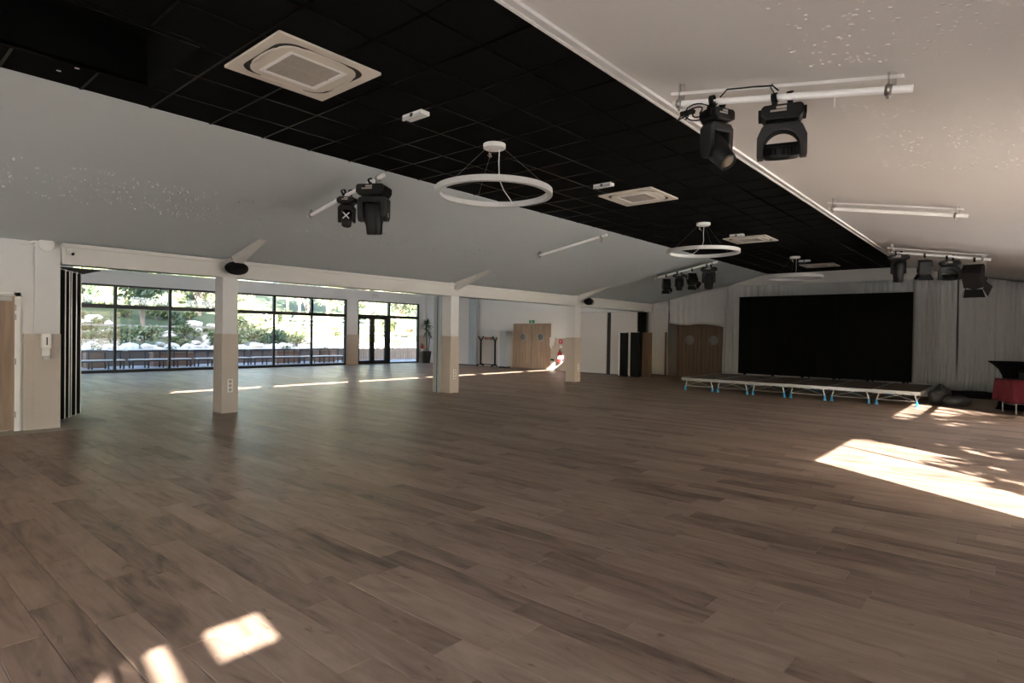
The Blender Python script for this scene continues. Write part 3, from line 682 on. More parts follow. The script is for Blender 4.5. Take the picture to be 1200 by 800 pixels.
moving_head('slim black moving head second from the low end of the far left bar', (-7.84, 16.85, 3.52), R(35), 'black', bw=.33, bd=.24, bh=.10, drop=.06, yw=.25, al=.18, ad=.13, at=.045, hr=.11, hl=.34, tilt=R(8))
fresnel('theatre lamp between two moving heads on the far left bar', (-7.44, 16.85, 3.585), R(52), R(-35), 1.05)
moving_head('big black moving head at the top of the far left bar', (-6.93, 16.85, 3.68), R(25), 'black', bw=.42, bd=.3, bh=.13, drop=.07, yw=.38, al=.22, ad=.16, at=.07, hr=.15, hl=.46, tilt=R(-14), mark='dots')
moving_head('black moving head pointing straight down on the far right bar, by the black ceiling', (-2.13, 15.9, 3.555), R(10), 'black', bw=.38, bd=.28, bh=.12, drop=.06, yw=.30, al=.20, ad=.15, at=.05, hr=.12, hl=.48, tilt=R(3), mark='dots')
fresnel('smaller theatre lamp second on the far right bar', (-1.64, 15.9, 3.468), R(20), R(12), 1.0)
moving_head('black moving head with open arched yoke on the far right bar', (-1.19, 15.9, 3.388), R(12), 'arch', bw=.34, bd=.24, bh=.11, drop=.09, yw=.41, al=.21, ad=.13, at=.055, hr=.145, tilt=R(10), group='moving heads with open arched yokes')
fresnel('biggest theatre lamp at the low end of the far right bar', (-.77, 15.9, 3.315), R(-12), R(35), 1.45)
# loose cable bundle on the near right bar
t = thing('cable_bundle', 'black cable loops tied to the start of the nearest right bar', 'cable', (-2.1, 4.85, 3.55))
mb = MB()
for k in range(4):
    pts = []
    for i in range(25):
        a = 2*PI*i/24*1.5+k; pts.append((-.16+.3*i/24+.04*math.cos(a+k), -.03+.02*math.sin(a*1.3+k), -.045-.022*k-.035*math.sin(a)))
    mb.tube(pts, .006, 6)
mb.build('cable_loops', M['blackmatt'], t)
mb = MB(); mb.tube([(.18, -.02, .0), (.24, -.025, .05), (.34, -.02, .035), (.45, -.03, .015), (.60, -.03, -.015), (.64, -.02, -.06)], .006, 6); mb.tube([(.62, -.02, -.09), (.58, -.02, -.02), (.60, -.03, .0)], .005, 6); mb.build('lead', M['blackmatt'], t)
mb = MB(); mb.cbox(-.10, -.02, -.06, .12, .04, .03); mb.build('plug', M['black'], t)

# ================================================================== fittings on columns and walls
def egg_speaker(y, label):
    t = thing('egg_speaker', label, 'speaker', (-11.16, y, 2.73), group='black egg speakers on the columns')
    mb = MB(); mb.M = Matrix.Scale(1.0, 4)
    n = 12; prof = [(max(.001, .125*math.sin(PI*k/n))*(1.0), -.125*math.cos(PI*k/n)) for k in range(n+1)]
    mb.M = Matrix.Diagonal((1.0, 1.75, 1.0, 1)); mb.lathe(prof, 28, cap=False); mb.build('shell', M['blackmatt'], t)
    mb = MB(); mb.tube([(0, -.05, .11), (-.06, -.09, .2), (-.17, -.10, .2)], .012); mb.build('bracket', M['grille'], t)
    mb = MB(); mb.M = Matrix.Translation((.07, 0, -.02)) @ Matrix.Rotation(R(100), 4, 'Y') @ Matrix.Diagonal((1, 1.7, 1, 1)); mb.lathe([(.085, .04), (.095, .045), (.095, .052), (.085, .05), (.085, .04)], 24, cap=False); mb.build('rim', M['black'], t)
    return t
egg_speaker(5.07, 'black egg shaped speaker on the nearest column'); egg_speaker(16.98, 'black egg shaped speaker on the farthest column')
def socket(y, z, label):
    t = thing('power_socket', label, 'socket', (COLX, y, z), group='triple sockets on the columns')
    MB().box(0, .012, -.05, .05, -.125, .125).build('plate', M['white'], t, bevel=.004)
    for k in (-1, 0, 1): MB().cyl((.011, 0, k*.078), (.013, 0, k*.078), .030, n=16).build('outlet', M['grille'], t)
    return t
socket(5.055, .52, 'white triple socket on the beige panel of the nearest column'); s2 = socket(10.93, .49, 'triple socket on the beige panel of the middle column'); socket(16.72, .49, 'triple socket on the beige panel of the farthest column')
t = thing('soap_dispenser', 'white wall dispenser with drip tray on the beige panel beside the folded partition', 'dispenser', (-11.446, 2.265, 1.08))
MB().box(0, .10, -.065, .065, .16, .40).build('tank', M['white'], t, bevel=.025)
mb = MB(); mb.prism([(0, .0), (.13, .0), (.13, .015), (.05, .05), (.05, .16), (0, .16)], 'y', -.05, .05); mb.build('drip_tray', M['white'], t, bevel=.008)
MB().box(.1, .103, -.008, .008, .22, .34).build('sight_glass', M['dark_slot'], t)
t = thing('alarm_box', 'round white alarm box high on the pier beside the eaves beam', 'alarm', (-11.455, 2.265, 2.85))
mb = MB(); mb.M = Matrix.Rotation(PI/2, 4, 'Y'); mb.lathe([(.001, 0), (.10, 0), (.105, .03), (.095, .05), (.001, .055)], 28, cap=False); mb.build('body', M['white'], t)
MB().tube([(.02, -.1, .02), (.02, -.16, .03), (.02, -.2, .01)], .012).build('conduit', M['white'], t)
t = thing('conduit_clip', 'small white conduit fitting on the wall above the oak door at left', 'conduit', (-11.49, 2.0, 2.82))
MB().tube([(.015, -.12, .01), (.015, -.04, .02), (.015, .04, -.01), (.015, .14, .005)], .016).build('pipe', M['white'], t)
t = thing('security_camera', 'small white security camera on the beam above the folded partition', 'camera', (COLX+.02, 2.53, 2.73))
MB().box(-.02, .03, -.04, .04, .0, .08).build('mount', M['white'], t, bevel=.01); mb = MB(); mb.cyl((.03, .0, .03), (.1, .03, -.01), .032, n=16); mb.build('barrel', M['white'], t); mb = MB(); mb.cyl((.1, .03, -.01), (.104, .032, -.012), .026, n=14); mb.build('lens', M['black'], t)

# folded partition stack in the recess at left
t = thing('folding_partition', 'stack of folded black partition panels with silver edges beside the pier', 'partition', (-12.4, 2.4, 0))
for k, (x, ye_) in enumerate(((-12.03, 2.64), (-12.20, 2.735), (-12.36, 2.80), (-12.50, 2.90), (-12.64, 3.0))):
    lx = x+12.4; p = MB().box(lx-.05, lx+.047, -.45, ye_-2.4-.012, .06, 2.52).build('panel', M['blackmatt'], t)
    MB().box(lx-.05, lx+.05, ye_-2.4-.014, ye_-2.4, .05, 2.53).build('edge_profile', M['steel'], p)
    MB().box(lx-.03, lx+.03, ye_-2.4-.1, ye_-2.4-.05, 2.52, 2.58).build('roller', M['steel'], p)
MB().box(-.7, .42, -.5, .72, 2.55, 2.57).build('head_track', M['dark_slot'], t)

# parked grey end frame behind the middle column
t = thing('partition_post', 'blue grey partition end post parked against the middle column', 'partition', (-11.82, 10.72, 0))
MB().box(-.10, .085, -.02, .09, 0, 2.56).build('post', M['panelgrey'], t); MB().box(-.12, -.10, -.03, .10, 0, 2.56).build('edge_profile', M['alu'], t); MB().box(.02, .035, -.032, -.02, 0, 2.56).build('seal', M['dark_slot'], t)
# big parked partition panels before the end wall
t = thing('movable_wall', 'tall white movable wall panels parked with blue grey ends in the bay', 'partition', (-21.0, 21.1, 0))
MB().box(-1.05, .10, -.05, .05, .04, 3.95).build('white_panel', M['panelwhite'], t)
for k in range(4): 
    p = MB().box(.12+.13*k, .23+.13*k, -.06+.0*k, .10, .04, 3.95).build('folded_panel', M['panelgrey'], t)
MB().box(-1.05, .66, -.06, .06, 0, .05).build('floor_seal', M['dark_slot'], t)
# partition panels closing the bay behind the last column
t = thing('partition_wall', 'two closed white partition panels with a black gap beyond the farthest column', 'partition', (-12.7, 20.9, 0))
for a, b in ((-1.35, -.10), (.09, 1.28)):
    p = MB().box(a, b, -.05, .05, .03, 2.52).build('panel', M['panelwhite'], t, bevel=.006)
MB().box(-1.4, 1.55, -.03, .03, 2.52, 2.56).build('head_rail', M['alu'], t); MB().box(-1.4, 1.32, -.03, .03, 0, .03).build('floor_seal', M['dark_slot'], t)
MB().box(-.1, .09, .0, .03, .03, 2.52).build('gap_seal', M['dark_slot'], t)
for k in range(3): MB().box(1.30+.08*k, 1.36+.08*k, -.05-.06*k, .25, .03, 2.52).build('folded_panel', M['blackmatt'], t)

# low screens
def low_screen(x0, x1, y, h, face, label):
    t = thing('low_screen', label, 'screen', ((x0+x1)/2, y, 0), R(-8), group='low folding screens by the left curtain')
    hw = (x1-x0)/2; MB().box(-hw+.03, hw-.03, -.02, .02, .03, h-.02).build('panel', face, t)
    MB().box(-hw, -hw+.04, -.05, .03, 0, h).build('white_edge', M['white'], t); MB().box(-hw, hw, -.03, .03, h-.02, h).build('top_edge', M['alu'], t); MB().box(hw-.03, hw, -.03, .03, 0, h).build('dark_edge', M['blackmatt'], t)
    MB().box(-hw, hw, -.12, .12, 0, .02).build('foot', M['blackmatt'], t)
low_screen(-11.98, -11.58, 20.45, 1.72, M['blackmatt'], 'black low screen with white edge standing nearest the white partition panels')
low_screen(-11.55, -11.10, 20.5, 1.74, M['blackmatt'], 'second black low screen with white edge, beside the brown board')
o = MB().box(-.22, .22, -.02, .02, 0, 1.72).build('brown_board', M['doordark'], None, bevel=.004); o.location = (-10.98, 20.85, 0); o.rotation_euler.z = R(-6); tag(o, 'brown wooden board standing beside the black low screens and the curtain', 'board')

# end wall items
t = thing('clothes_rail', 'black framed trolley with forked uprights before the bay end wall', 'trolley', (-19.45, 20.95, 0))
for x in (-.50, .43):
    MB().obox((x, 0, .08), (x, 0, 1.26), .05, .05).build('upright', M['blackmatt'], t)
    for s in (-1, 1): MB().obox((x, 0, 1.24), (x+s*.18, 0, 1.46), .04, .04).build('fork', M['blackmatt'], t)
    mb = MB(); mb.obox((x, -.25, .09), (x, .2, .09), .05, .04); mb.build('foot', M['blackmatt'], t)
    for y in (-.22, .17): mb = MB(); mb.cyl((x-.015, y, .035), (x+.015, y, .035), .035, n=12); mb.build('castor', M['blackmatt'], t)
MB().obox((-.5, 0, .12), (.43, 0, .12), .03, .03).build('crossbar', M['blackmatt'], t)
MB().box(-.30, .28, .03, .06, 1.30, 1.42).build('brown_strip', M['doordark'], t); MB().box(-.18, .08, .025, .032, 1.32, 1.40).build('orange_label', pm('orange_card', (.48, .16, .05), .6), t)
t = thing('grey_cabinet', 'tall pale grey cabinet standing beside the double oak door', 'cabinet', (-18.47, 20.85, 0))
MB().box(-.24, .26, -.02, .40, .06, 1.72).build('body', M['panelgrey'], t); MB().box(-.27, -.13, -.045, .02, .06, 1.72).build('side_profile', M['panelwhite'], t); MB().box(-.12, .255, -.045, -.022, .08, 1.70).build('door', M['panelgrey'], t, bevel=.006)
MB().box(-.2, .22, 0, .36, 0, .06).build('plinth', M['blackmatt'], t)
def wall_item(name, label, cat, x, z, sx, sz, mat, d=.04, y=21.27, extra=None):
    t = thing(name, label, cat, (x, y, z)); MB().box(-sx/2, sx/2, -d, 0, -sz/2, sz/2).build('body', mat, t, bevel=.006)
    if extra: extra(t, d)
    return t
def exit_x(t, d): 
    mb = MB(); mb.box(-.03, .0, -d-.003, -d, -.04, .05).obox((-.02, -d-.002, .03), (.05, -d-.002, .01), .003, .015).obox((0, -d-.002, -.04), (.05, -d-.002, -.07), .003, .015); mb.build('running_figure', M['white'], t)
wall_item('exit_sign', 'small green exit sign above the double oak door', 'sign', -17.06, 2.17, .30, .14, M['green'], extra=exit_x, y=21.3)
def phone_x(t, d):
    MB().box(-.04, .04, -d-.05, -d, -.30, -.18).build('outlet', M['white'], t); MB().tube([(-.1, -.02, .18), (-.1, -.03, -.1), (-.08, -.03, -.32)], .008).build('tube', M['grille'], t)
wall_item('paper_dispenser', 'white paper dispenser on the beige panel right of the double oak door', 'dispenser', -15.82, 1.27, .24, .40, M['white'], .1, extra=phone_x)
def btn(t, d): mb = MB(); mb.cyl((0, -d, 0), (0, -d-.012, 0), .035, n=14); mb.build('button', M['white'], t)
wall_item('fire_alarm_button', 'red fire alarm box on the beige panel above the extinguisher', 'alarm', -15.38, 1.29, .18, .18, M['red'], extra=btn)
wall_item('notice_plate', 'small pale notice plate under the red alarm box', 'notice', -15.38, 1.06, .12, .10, M['white'], .008)
for x, w_, lab in ((-15.84, .22, 'wide dark socket plate low on the beige panel beside the double oak door'), (-15.27, .10, 'narrow dark socket plate low on the beige panel near the extinguisher')):
    t = wall_item('wall_socket', lab, 'socket', x, .47, w_, .10, M['dark_slot'], .012)
    mb = MB(); mb.box(-w_/2-.006, w_/2+.006, -.008, 0, -.056, .056); mb.build('rim', M['white'], t)
def extinguisher(loc, rz, label):
    t = thing('fire_extinguisher', label, 'fire extinguisher', loc, rz, 'red fire extinguishers')
    mb = MB(); mb.lathe([(.001, 0), (.075, 0), (.08, .02), (.08, .38), (.06, .44), (.025, .47), (.025, .49), (.001, .49)], 22, cap=False); mb.build('cylinder', M['red'], t)
    mb = MB(); mb.cyl((0, 0, .49), (0, 0, .53), .02, n=10); mb.obox((0, -.02, .54), (0, .14, .56), .02, .012); mb.obox((0, -.02, .515), (0, .12, .51), .02, .01); mb.build('valve', M['blackmatt'], t)
    MB().tube([(.03, 0, .51), (.1, 0, .46), (.105, 0, .3), (.1, 0, .12)], .011).build('hose', M['blackmatt'], t)
    mb = MB(); mb.lathe([(.0815, .15), (.0815, .29)], 22, cap=False); mb.build('label_band', M['white'], t)
    MB().box(-.04, .04, .078, .115, .25, .3).build('wall_bracket', M['steel'], t)
    return t
extinguisher((-15.38, 21.155, .38), 0, 'red fire extinguisher hanging on the bay end wall under the alarm box')
e2 = extinguisher((-24.32, 20.98, .45), -PI/2, 'red fire extinguisher beside the garden door and the potted plant')
e2.rotation_euler.z = PI/2
# round dial above the garden door
t = thing('wall_vent', 'small round twin vent on the white wall above the garden door', 'vent', (WX, 18.0, 3.36))
for k in (-1, 1):
    mb = MB(); mb.M = Matrix.Translation((0, k*.1, 0)) @ Matrix.Rotation(PI/2, 4, 'Y'); mb.lathe([(.06, 0), (.085, 0), (.085, .02), (.06, .02), (.06, 0)], 18, cap=False); mb.build('ring', M['grille'], t)

# potted plant
t = thing('potted_plant', 'tall spiky potted plant in a dark pot beside the garden door', 'plant', (-23.75, 20.78, 0))
mb = MB(); mb.lathe([(.001, 0), (.19, 0), (.25, .48), (.27, .62), (.24, .62), (.22, .56), (.001, .56)], 18, cap=False); mb.build('pot', M['pot'], t)
mb = MB(); mb.tube([(0, 0, .5), (.03, 0, 1.0), (-.02, .02, 1.6), (.0, 0, 2.0)], .03); mb.tube([(.05, .05, .5), (.12, .08, 1.0), (.1, .14, 1.4)], .025); mb.build('stem', M['trunk'], t)
mb = MB(); rnd = random.Random(3)
for cx, cy, cz, n, ln in ((0, 0, 2.0, 60, .50), (.1, .10, 1.45, 26, .38), (0, .0, 1.65, 30, .46)):
    for k in range(n):
        a = rnd.random()*2*PI; e = rnd.uniform(-.9, 1.3); d = Vector((math.cos(a)*math.cos(e), math.sin(a)*math.cos(e), math.sin(e))); l = ln*rnd.uniform(.6, 1)
        sd_ = d.cross(Vector((0, 0, 1))).normalized()*.022; p0 = Vector((cx, cy, cz)); p1 = p0+d*l*.55+Vector((0, 0, .05)); p2 = p0+d*l+Vector((0, 0, -.12*l))
        mb.add([p0-sd_*.5, p0+sd_*.5, p1+sd_, p1-sd_, p2], [(0, 1, 2, 3), (3, 2, 4)])
mb.build('leaves', M['foliage'], t, solid=.004, fix=False)

# ================================================================== stage end
def curtain(label, x0, x1, ztop, zbot, y, folds, amp=.05, seed=0, name='curtain'):
    rnd = random.Random(seed); nx = max(24, int((x1-x0)*34)); nz = 10
    ph = [rnd.random()*6 for _ in range(4)]; vs = []; fs = []
    for i in range(nx+1):
        u = i/nx; x = x0+(x1-x0)*u
        for j in range(nz+1):
            v = j/nz; zt = ztop(x); zb = zbot(x); z = zb+(zt-zb)*v
            a = amp*(.6+.4*math.sin(2.3*u*3+ph[0]))*(1-.45*v)
            q = math.sin(2*PI*folds*u+ph[1]+.8*math.sin(4*u+ph[2]))+.35*math.sin(2*PI*folds*2.3*u+ph[3])
            xx = x+.02*math.sin(7*v+ph[1]+9*u)*(1-v)
            vs.append((xx, y+a*q, z)); 
    for i in range(nx):
        for j in range(nz): a = i*(nz+1)+j; fs.append((a, a+nz+1, a+nz+2, a+1))
    mb = MB(); mb.add(vs, fs, True); o = mb.build(name, M['curtain'], None, solid=.006, fix=False)
    return tag(o, label, 'curtain', 'white stage curtains')
def ctop(x): return min(3.49, roofz(x)-.03)
def zb0(x): return .07
curtain('white curtain hanging at the left corner of the stage wall, left of the dark door', -11.50, -10.62, ctop, lambda x: .06, YB-.05, 8, .10, 1)
curtain('short white curtain raised above the dark oak double door', -10.62, -8.42, ctop, lambda x: 2.06-.035*math.sin((x+10.6)*3.0)-.10*max(0, (x+9.4))+.05*max(0, -9.8-x), YB, 9, .025, 2)
curtain('narrow white curtain between the dark door and the black screen', -8.42, -7.2, ctop, zb0, YB-.02, 9, .09, 3)
curtain('white curtain hidden mostly behind the black screen', -7.2, -2.5, ctop, zb0, YB, 30, .05, 4)
curtain('white curtain just right of the black screen, open along its right edge', -2.5, -1.44, ctop, lambda x: .09, YB-.06, 11, .12, 5)
curtain('white curtain at the right edge behind the black cocktail table', -1.40, 1.7, ctop, lambda x: .11+.03*math.sin(x*5), YB-.06, 30, .11, 6)
mb = MB(); mb.box(-8.3, -1.3, YB-.045, YB-.02, 3.47, 3.5); o = mb.build('curtain_rail', M['beam']); tag(o, 'pale curtain rail above the black screen', 'rail')
o = MB().box(-10.74, -10.64, 21.86, 21.92, 0, 1.75).build('door_post', M['doordark']); tag(o, 'slim dark wooden post at the left of the dark oak door', 'post')
o = MB().box(-1.6, 1.6, 20.7, 21.75, 0, .12).build('low_plinth', M['blackmatt'], None, bevel=.01); tag(o, 'low black plinth on the floor under the right curtain', 'plinth')

t = thing('led_screen', 'huge black video wall standing behind the stage', 'screen', (-4.78, 20.2, 0))
W2 = 2.44
MB().box(-W2, W2, -.02, .12, .38, 2.95).build('cabinet', M['blackmatt'], t)
for i in range(10):
    for j in range(5):
        a = -W2+2*W2*i/10; b = .38+2.57*j/5
        MB().box(a+.0012, a+2*W2/10-.0012, -.03, -.019, b+.0012, b+2.57/5-.0012).build('screen_panel', M['screenblack'], t, fix=False)
for k in range(6):
    x = -W2+.2+k*.9
    mb = MB(); mb.box(x-.03, x+.03, -.02, .1, 0, .38).obox((x, .1, 2.2), (x, .9, .05), .04, .04).box(x-.03, x+.03, -.1, .95, 0, .05); mb.build('support', M['blackmatt'], t)
    mb = MB(); mb.box(x+.12, x+.62, .05, .25, .0, .36 if k in (0, 1, 5) else .32); mb.build('ballast', M['panelwhite'] if k in (0, 5) else M['grille'], t)

def stage_module():
    t = thing('stage_module', 'x', 'stage', group='stage platform modules')
    w = .983; d = 3.05; h = .365
    MB().box(.012, w-.012, .02, d-.02, h-.03, h).build('deck', M['deck'], t)
    MB().box(0, w, 0, .035, h-.075, h+.002).box(0, w, d-.035, d, h-.075, h+.002).box(0, .03, .035, d-.035, h-.075, h+.001).box(w-.03, w, .035, d-.035, h-.075, h+.001).build('edge_frame', M['alu'], t)
    for x, s in ((.08, 1), (w-.08, -1)):
        for y in (.10, d-.10):
            lg = MB().cyl((x+s*.05, y, h-.075), (x, y, .11), .014, n=10).build('leg', M['alu'], t)
            mb = MB(); mb.cyl((x+s*.004, y, .13), (x-s*.004, y, .04), .024, n=12); mb.cyl((x, y, .04), (x, y, 0), .034, .042, n=12); mb.obox((x, y-.045, .075), (x, y+.045, .075), .02, .05); mb.build('foot', M['blue'], lg)
    for y in (.10, d-.10):
        mb = MB(); mb.cyl((.08, y, .13), (w-.08, y, .13), .009, n=8); mb.build('lower_bar', M['alu'], t)
        mb = MB(); mb.cyl((.12, y, .14), (w/2+.12, y, h-.075), .007, n=6); mb.cyl((w-.12, y, .14), (w/2-.12, y, h-.075), .007, n=6); mb.build('diagonal', M['alu'], t)
    for x in (.08, w-.08):
        mb = MB(); mb.cyl((x, .1, .16), (x, d*.5, h-.08), .007, n=6); mb.cyl((x, d-.1, .16), (x, d*.5, h-.08), .007, n=6); mb.build('side_brace', M['alu'], t)
    return t
s0 = stage_module()
names = ['stage platform module at the left end, below the dark oak door', 'second stage platform module from the oak door end', 'third stage platform module from the oak door end', 'third stage platform module from the end with the black bags', 'second stage platform module from the end with the black bags', 'stage platform module at the right end beside the black bags']
for k in range(6):
    o = s0 if k == 0 else copy_tree(s0); o.location = (-7.64+.9835*k, 16.70, 0); o['label'] = names[k]

def bag(label, loc, rz, sx, sy, sz, tilt, seed):
    rnd = random.Random(seed); t = thing('duffel_bag', label, 'bag', loc, rz, 'dark bags beside the stage')
    n = 22; prof = []; mb = MB(); mb.M = Matrix.Translation((0, 0, sz*.5)) @ Matrix.Rotation(tilt, 4, 'Y') @ Matrix.Rotation(PI/2, 4, 'Y')
    vs = []; K = 14
    for i in range(K+1):
        u = -1+2*i/K; r = (1-abs(u)**3.2)**.5 if abs(u) < 1 else 0.02; r = max(r, .02)
        for k in range(n):
            a = 2*PI*k/n; q = 1+.07*math.sin(3*a+5*u+seed)+.05*math.sin(7*u+2*a)
            vs.append((math.cos(a)*sz*.5*r*q, math.sin(a)*sy*.5*r*q, u*sx*.5))
    mb.add(vs, [(i*n+k, i*n+(k+1) % n, (i+1)*n+(k+1) % n, (i+1)*n+k) for i in range(K) for k in range(n)], True); mb.build('body', M['bag'], t)
    mb = MB(); mb.tube([(-sx*.2, -sy*.2, sz*.9), (-sx*.18, -sy*.1, sz*1.12), (0, 0, sz*1.2), (sx*.18, -sy*.1, sz*1.1), (sx*.2, -sy*.2, sz*.88)], .012); mb.build('strap', M['blackmatt'], t)
    mb = MB(); mb.tube([(-sx*.42, 0, sz*.8), (0, 0, sz*1.03), (sx*.42, 0, sz*.78)], .008); mb.build('zip', M['blackmatt'], t)
    return t
bag('dark grey bag with pale sheen leaning on the right end of the stage', (-1.50, 18.05, .02), R(70), .62, .40, .40, R(-24), 3)
bag('low black bag lying in front beside the leaning bag and the stage', (-1.12, 17.75, .0), R(38), .60, .36, .26, 0, 8)
# black cocktail table with stretch cover
t = thing('cocktail_table', 'black stretch covered cocktail table behind the red table at right', 'table', (-.12, 18.02, 0))
mb = MB(); mb.lathe([(.30, .0), (.27, .06), (.20, .35), (.17, .6), (.19, .78), (.26, .93), (.38, 1.05), (.455, 1.10), (.455, 1.115), (.001, 1.12)], 36, cap=True); mb.build('stretch_cover', M['blackcloth'], t)
mb = MB()
for k in range(4): a = k*PI/2+.4; mb.cyl((.28*math.cos(a), .28*math.sin(a), 0), (.28*math.cos(a), .28*math.sin(a), .03), .04, n=10)
mb.build('foot', M['blackmatt'], t)
# red clothed folding table
ta = R(23); t = thing('folding_table', 'folding table with steel legs under the dark red cloth', 'table', (.58, 17.45, 0), ta)
MB().box(-.90, .90, -.38, .38, .70, .73).build('tabletop', M['panelwhite'], t)
for x in (-.80, .80):
    for y in (-.30, .30): mb = MB(); mb.cyl((x, y, 0), (x, y, .70), .014, n=10); mb.build('leg', M['steel'], t)
    mb = MB(); mb.cyl((x, -.3, .2), (x, .3, .2), .011, n=8); mb.build('crossbar', M['steel'], t)
MB().cyl((-.8, 0, .2), (.8, 0, .2), .010, n=8).build('stretcher', M['steel'], t)
nx = 220; vs = []; fs = []
per = []
for (xa, ya, xb, yb) in ((-.92, -.40, .92, -.40), (.92, -.40, .92, .40), (.92, .40, -.92, .40), (-.92, .40, -.92, -.40)):
    L_ = math.hypot(xb-xa, yb-ya); n = int(L_*44)
    for k in range(n): u = k/n; per.append((xa+(xb-xa)*u, ya+(yb-ya)*u, (yb-ya)/L_, -(xb-xa)/L_))
N_ = len(per); nz = 7
for j in range(nz+1):
    v = j/nz
    for k, (x, y, nx_, ny_) in enumerate(per):
        wv = (.028*math.sin(k*.55)+.018*math.sin(k*.23+1))*v**.7+.02*v
        vs.append((x+nx_*wv, y+ny_*wv, .742-.49*v-.012*math.sin(k*.31)*v))
fs = [(j*N_+k, (j+1)*N_+k, (j+1)*N_+(k+1) % N_, j*N_+(k+1) % N_) for j in range(nz) for k in range(N_)]
mb = MB(); mb.add(vs, fs, True); mb.add(vs[:N_], [tuple(range(N_))])
o = mb.build('tablecloth', M['redcloth'], None, solid=.004, fix=False); o.location = (.58, 17.45, 0); o.rotation_euler.z = ta; tag(o, 'dark red cloth draped over the folding table at the right edge', 'tablecloth')
t = thing('storage_crate', 'dark teal crate on the red cloth at the right edge', 'crate', (.30, 17.30, .745), ta)
MB().box(-.26, .26, -.2, .2, 0, .17).build('body', pm('teal_plastic', (.02, .05, .06), .5), t, bevel=.01); MB().box(-.28, .28, -.22, .22, .15, .185).build('lid', M['blackmatt'], t, bevel=.006)

# ================================================================== garden outside
rnd = random.Random(11)
def noise2(x, y): return math.sin(x*.31+1.3*math.sin(y*.17))*.5+math.sin(y*.43+x*.21)*.3+math.sin(x*.9+y*.7)*.12
def sm(a, b, t): t = max(0, min(1, (t-a)/(b-a))); return t*t*(3-2*t)
def gz(x, y):
    d = -29.3-x
    if d < 0: return .5
    hill = 1-sm(.40, .52, y/max(1, -x))
    z = .50+.04*min(d, 9)+hill*.30*max(0, min(d-6, 18))+(1-hill)*.05*max(0, d-6)
    if d > 34: z += (d-34)*(.10+.06*(1-hill))
    return z+.18*noise2(x, y)*min(1, d/4)
M['ground'] = pm('terrace_paving', (.25, .23, .20), .8, 0, .1, 3)
M['slope'] = bpy.data.materials.new('garden_slope'); M['slope'].use_nodes = True
nt_ = M['slope'].node_tree; N = nt_.nodes; L = nt_.links; b = N['Principled BSDF']; b.inputs['Roughness'].default_value = .95
g = N.new('ShaderNodeNewGeometry'); sx_ = N.new('ShaderNodeSeparateXYZ'); L.new(g.outputs['Position'], sx_.inputs[0])
no = N.new('ShaderNodeTexNoise'); no.inputs['Scale'].default_value = .55; no.inputs['Detail'].default_value = 6; L.new(g.outputs['Position'], no.inputs['Vector'])
hz_ = math_node(N, L, 'ADD', math_node(N, L, 'MULTIPLY', no.outputs['Fac'], 2.2), sx_.outputs[2])
mr = N.new('ShaderNodeMapRange'); mr.inputs[1].default_value = 1.9; mr.inputs[2].default_value = 2.5; L.new(hz_, mr.inputs[0])
rt_ = math_node(N, L, 'DIVIDE', sx_.outputs[1], math_node(N, L, 'MULTIPLY', sx_.outputs[0], -1))
m2 = N.new('ShaderNodeMapRange'); m2.inputs[1].default_value = .50; m2.inputs[2].default_value = .36; m2.inputs[4].default_value = .85; L.new(math_node(N, L, 'ADD', rt_, math_node(N, L, 'MULTIPLY', no.outputs['Fac'], .06)), m2.inputs[0])
hm = math_node(N, L, 'MAXIMUM', mr.outputs[0], m2.outputs[0])
rp = N.new('ShaderNodeValToRGB'); rp.color_ramp.elements[0].color = (.46, .40, .32, 1); rp.color_ramp.elements[1].color = (.045, .06, .02, 1); q = rp.color_ramp.elements.new(.5); q.color = (.15, .14, .07, 1)
L.new(hm, rp.inputs[0]); L.new(rp.outputs[0], b.inputs['Base Color'])
vs = []; fs = []; NX, NY = 60, 80
for i in range(NX+1):
    for j in range(NY+1): x = -29.3-i*1.1; y = -30+j*1.7; vs.append((x, y, gz(x, y)))
fs = [(i*(NY+1)+j, i*(NY+1)+j+1, (i+1)*(NY+1)+j+1, (i+1)*(NY+1)+j) for i in range(NX) for j in range(NY)]
mb = MB(); mb.add(vs, fs, True); o = mb.build('terrain', M['slope']); struct(o, 'stony garden slope rising behind the terrace wall', 'terrain')
o = MB().box(-29.4, -24.66, -20, 60, -.3, -.03).build('terrace_ground', M['ground']); struct(o, 'grey terrace outside the big windows', 'ground')
o = MB().box(1.94, 60, -60, 80, -.3, -.03).build('yard_ground', pm('pale_gravel', (.46, .43, .38), .9, 0, .1, 5)); struct(o, 'pale yard outside the right wall', 'ground')
o = MB().box(-60, 1.94, -60, -2.85, -.3, -.03).build('rear_ground', pm('pale_paving', (.20, .20, .20), .9, 0, .1, 5)); struct(o, 'paved yard behind the photographer', 'ground')
tw = MB().box(-29.5, -29.2, -6, 19.4, -.05, .62).build('terrace_wall', pm('brown_render', (.10, .075, .06), .85, 0, .1, 4)); tag(tw, 'low brown terrace wall with pale coping behind the benches', 'wall', kind='structure')
MB().box(-29.55, -29.12, -6, 19.4, .62, .68).build('coping', pm('pale_stone', (.62, .58, .52), .8), tw)
t = thing('slat_fence', 'brown slat fence outside the garden door', 'fence', (-28.2, 19.6, 0))
for k in range(46): MB().box(-.015, .015, .17*k, .17*k+.145, 0, .66+.01*((k*7) % 3)).build('slat', M['doordark'], t, fix=False)
MB().box(.02, .05, 0, 7.8, .45, .52).build('rail', M['doordark'], t)
o = MB().box(-24.6, -13.0, -26, 6.5, 4.4, 15.2).box(-24.6, -13.0, -26, -3.0, -.05, 4.4).build('wall_shade_block', P_); struct(o, 'added unseen block over the left end of the bay, shading the garden slope', 'wall')  # out-of-view mass added to keep sun off the left garden slope
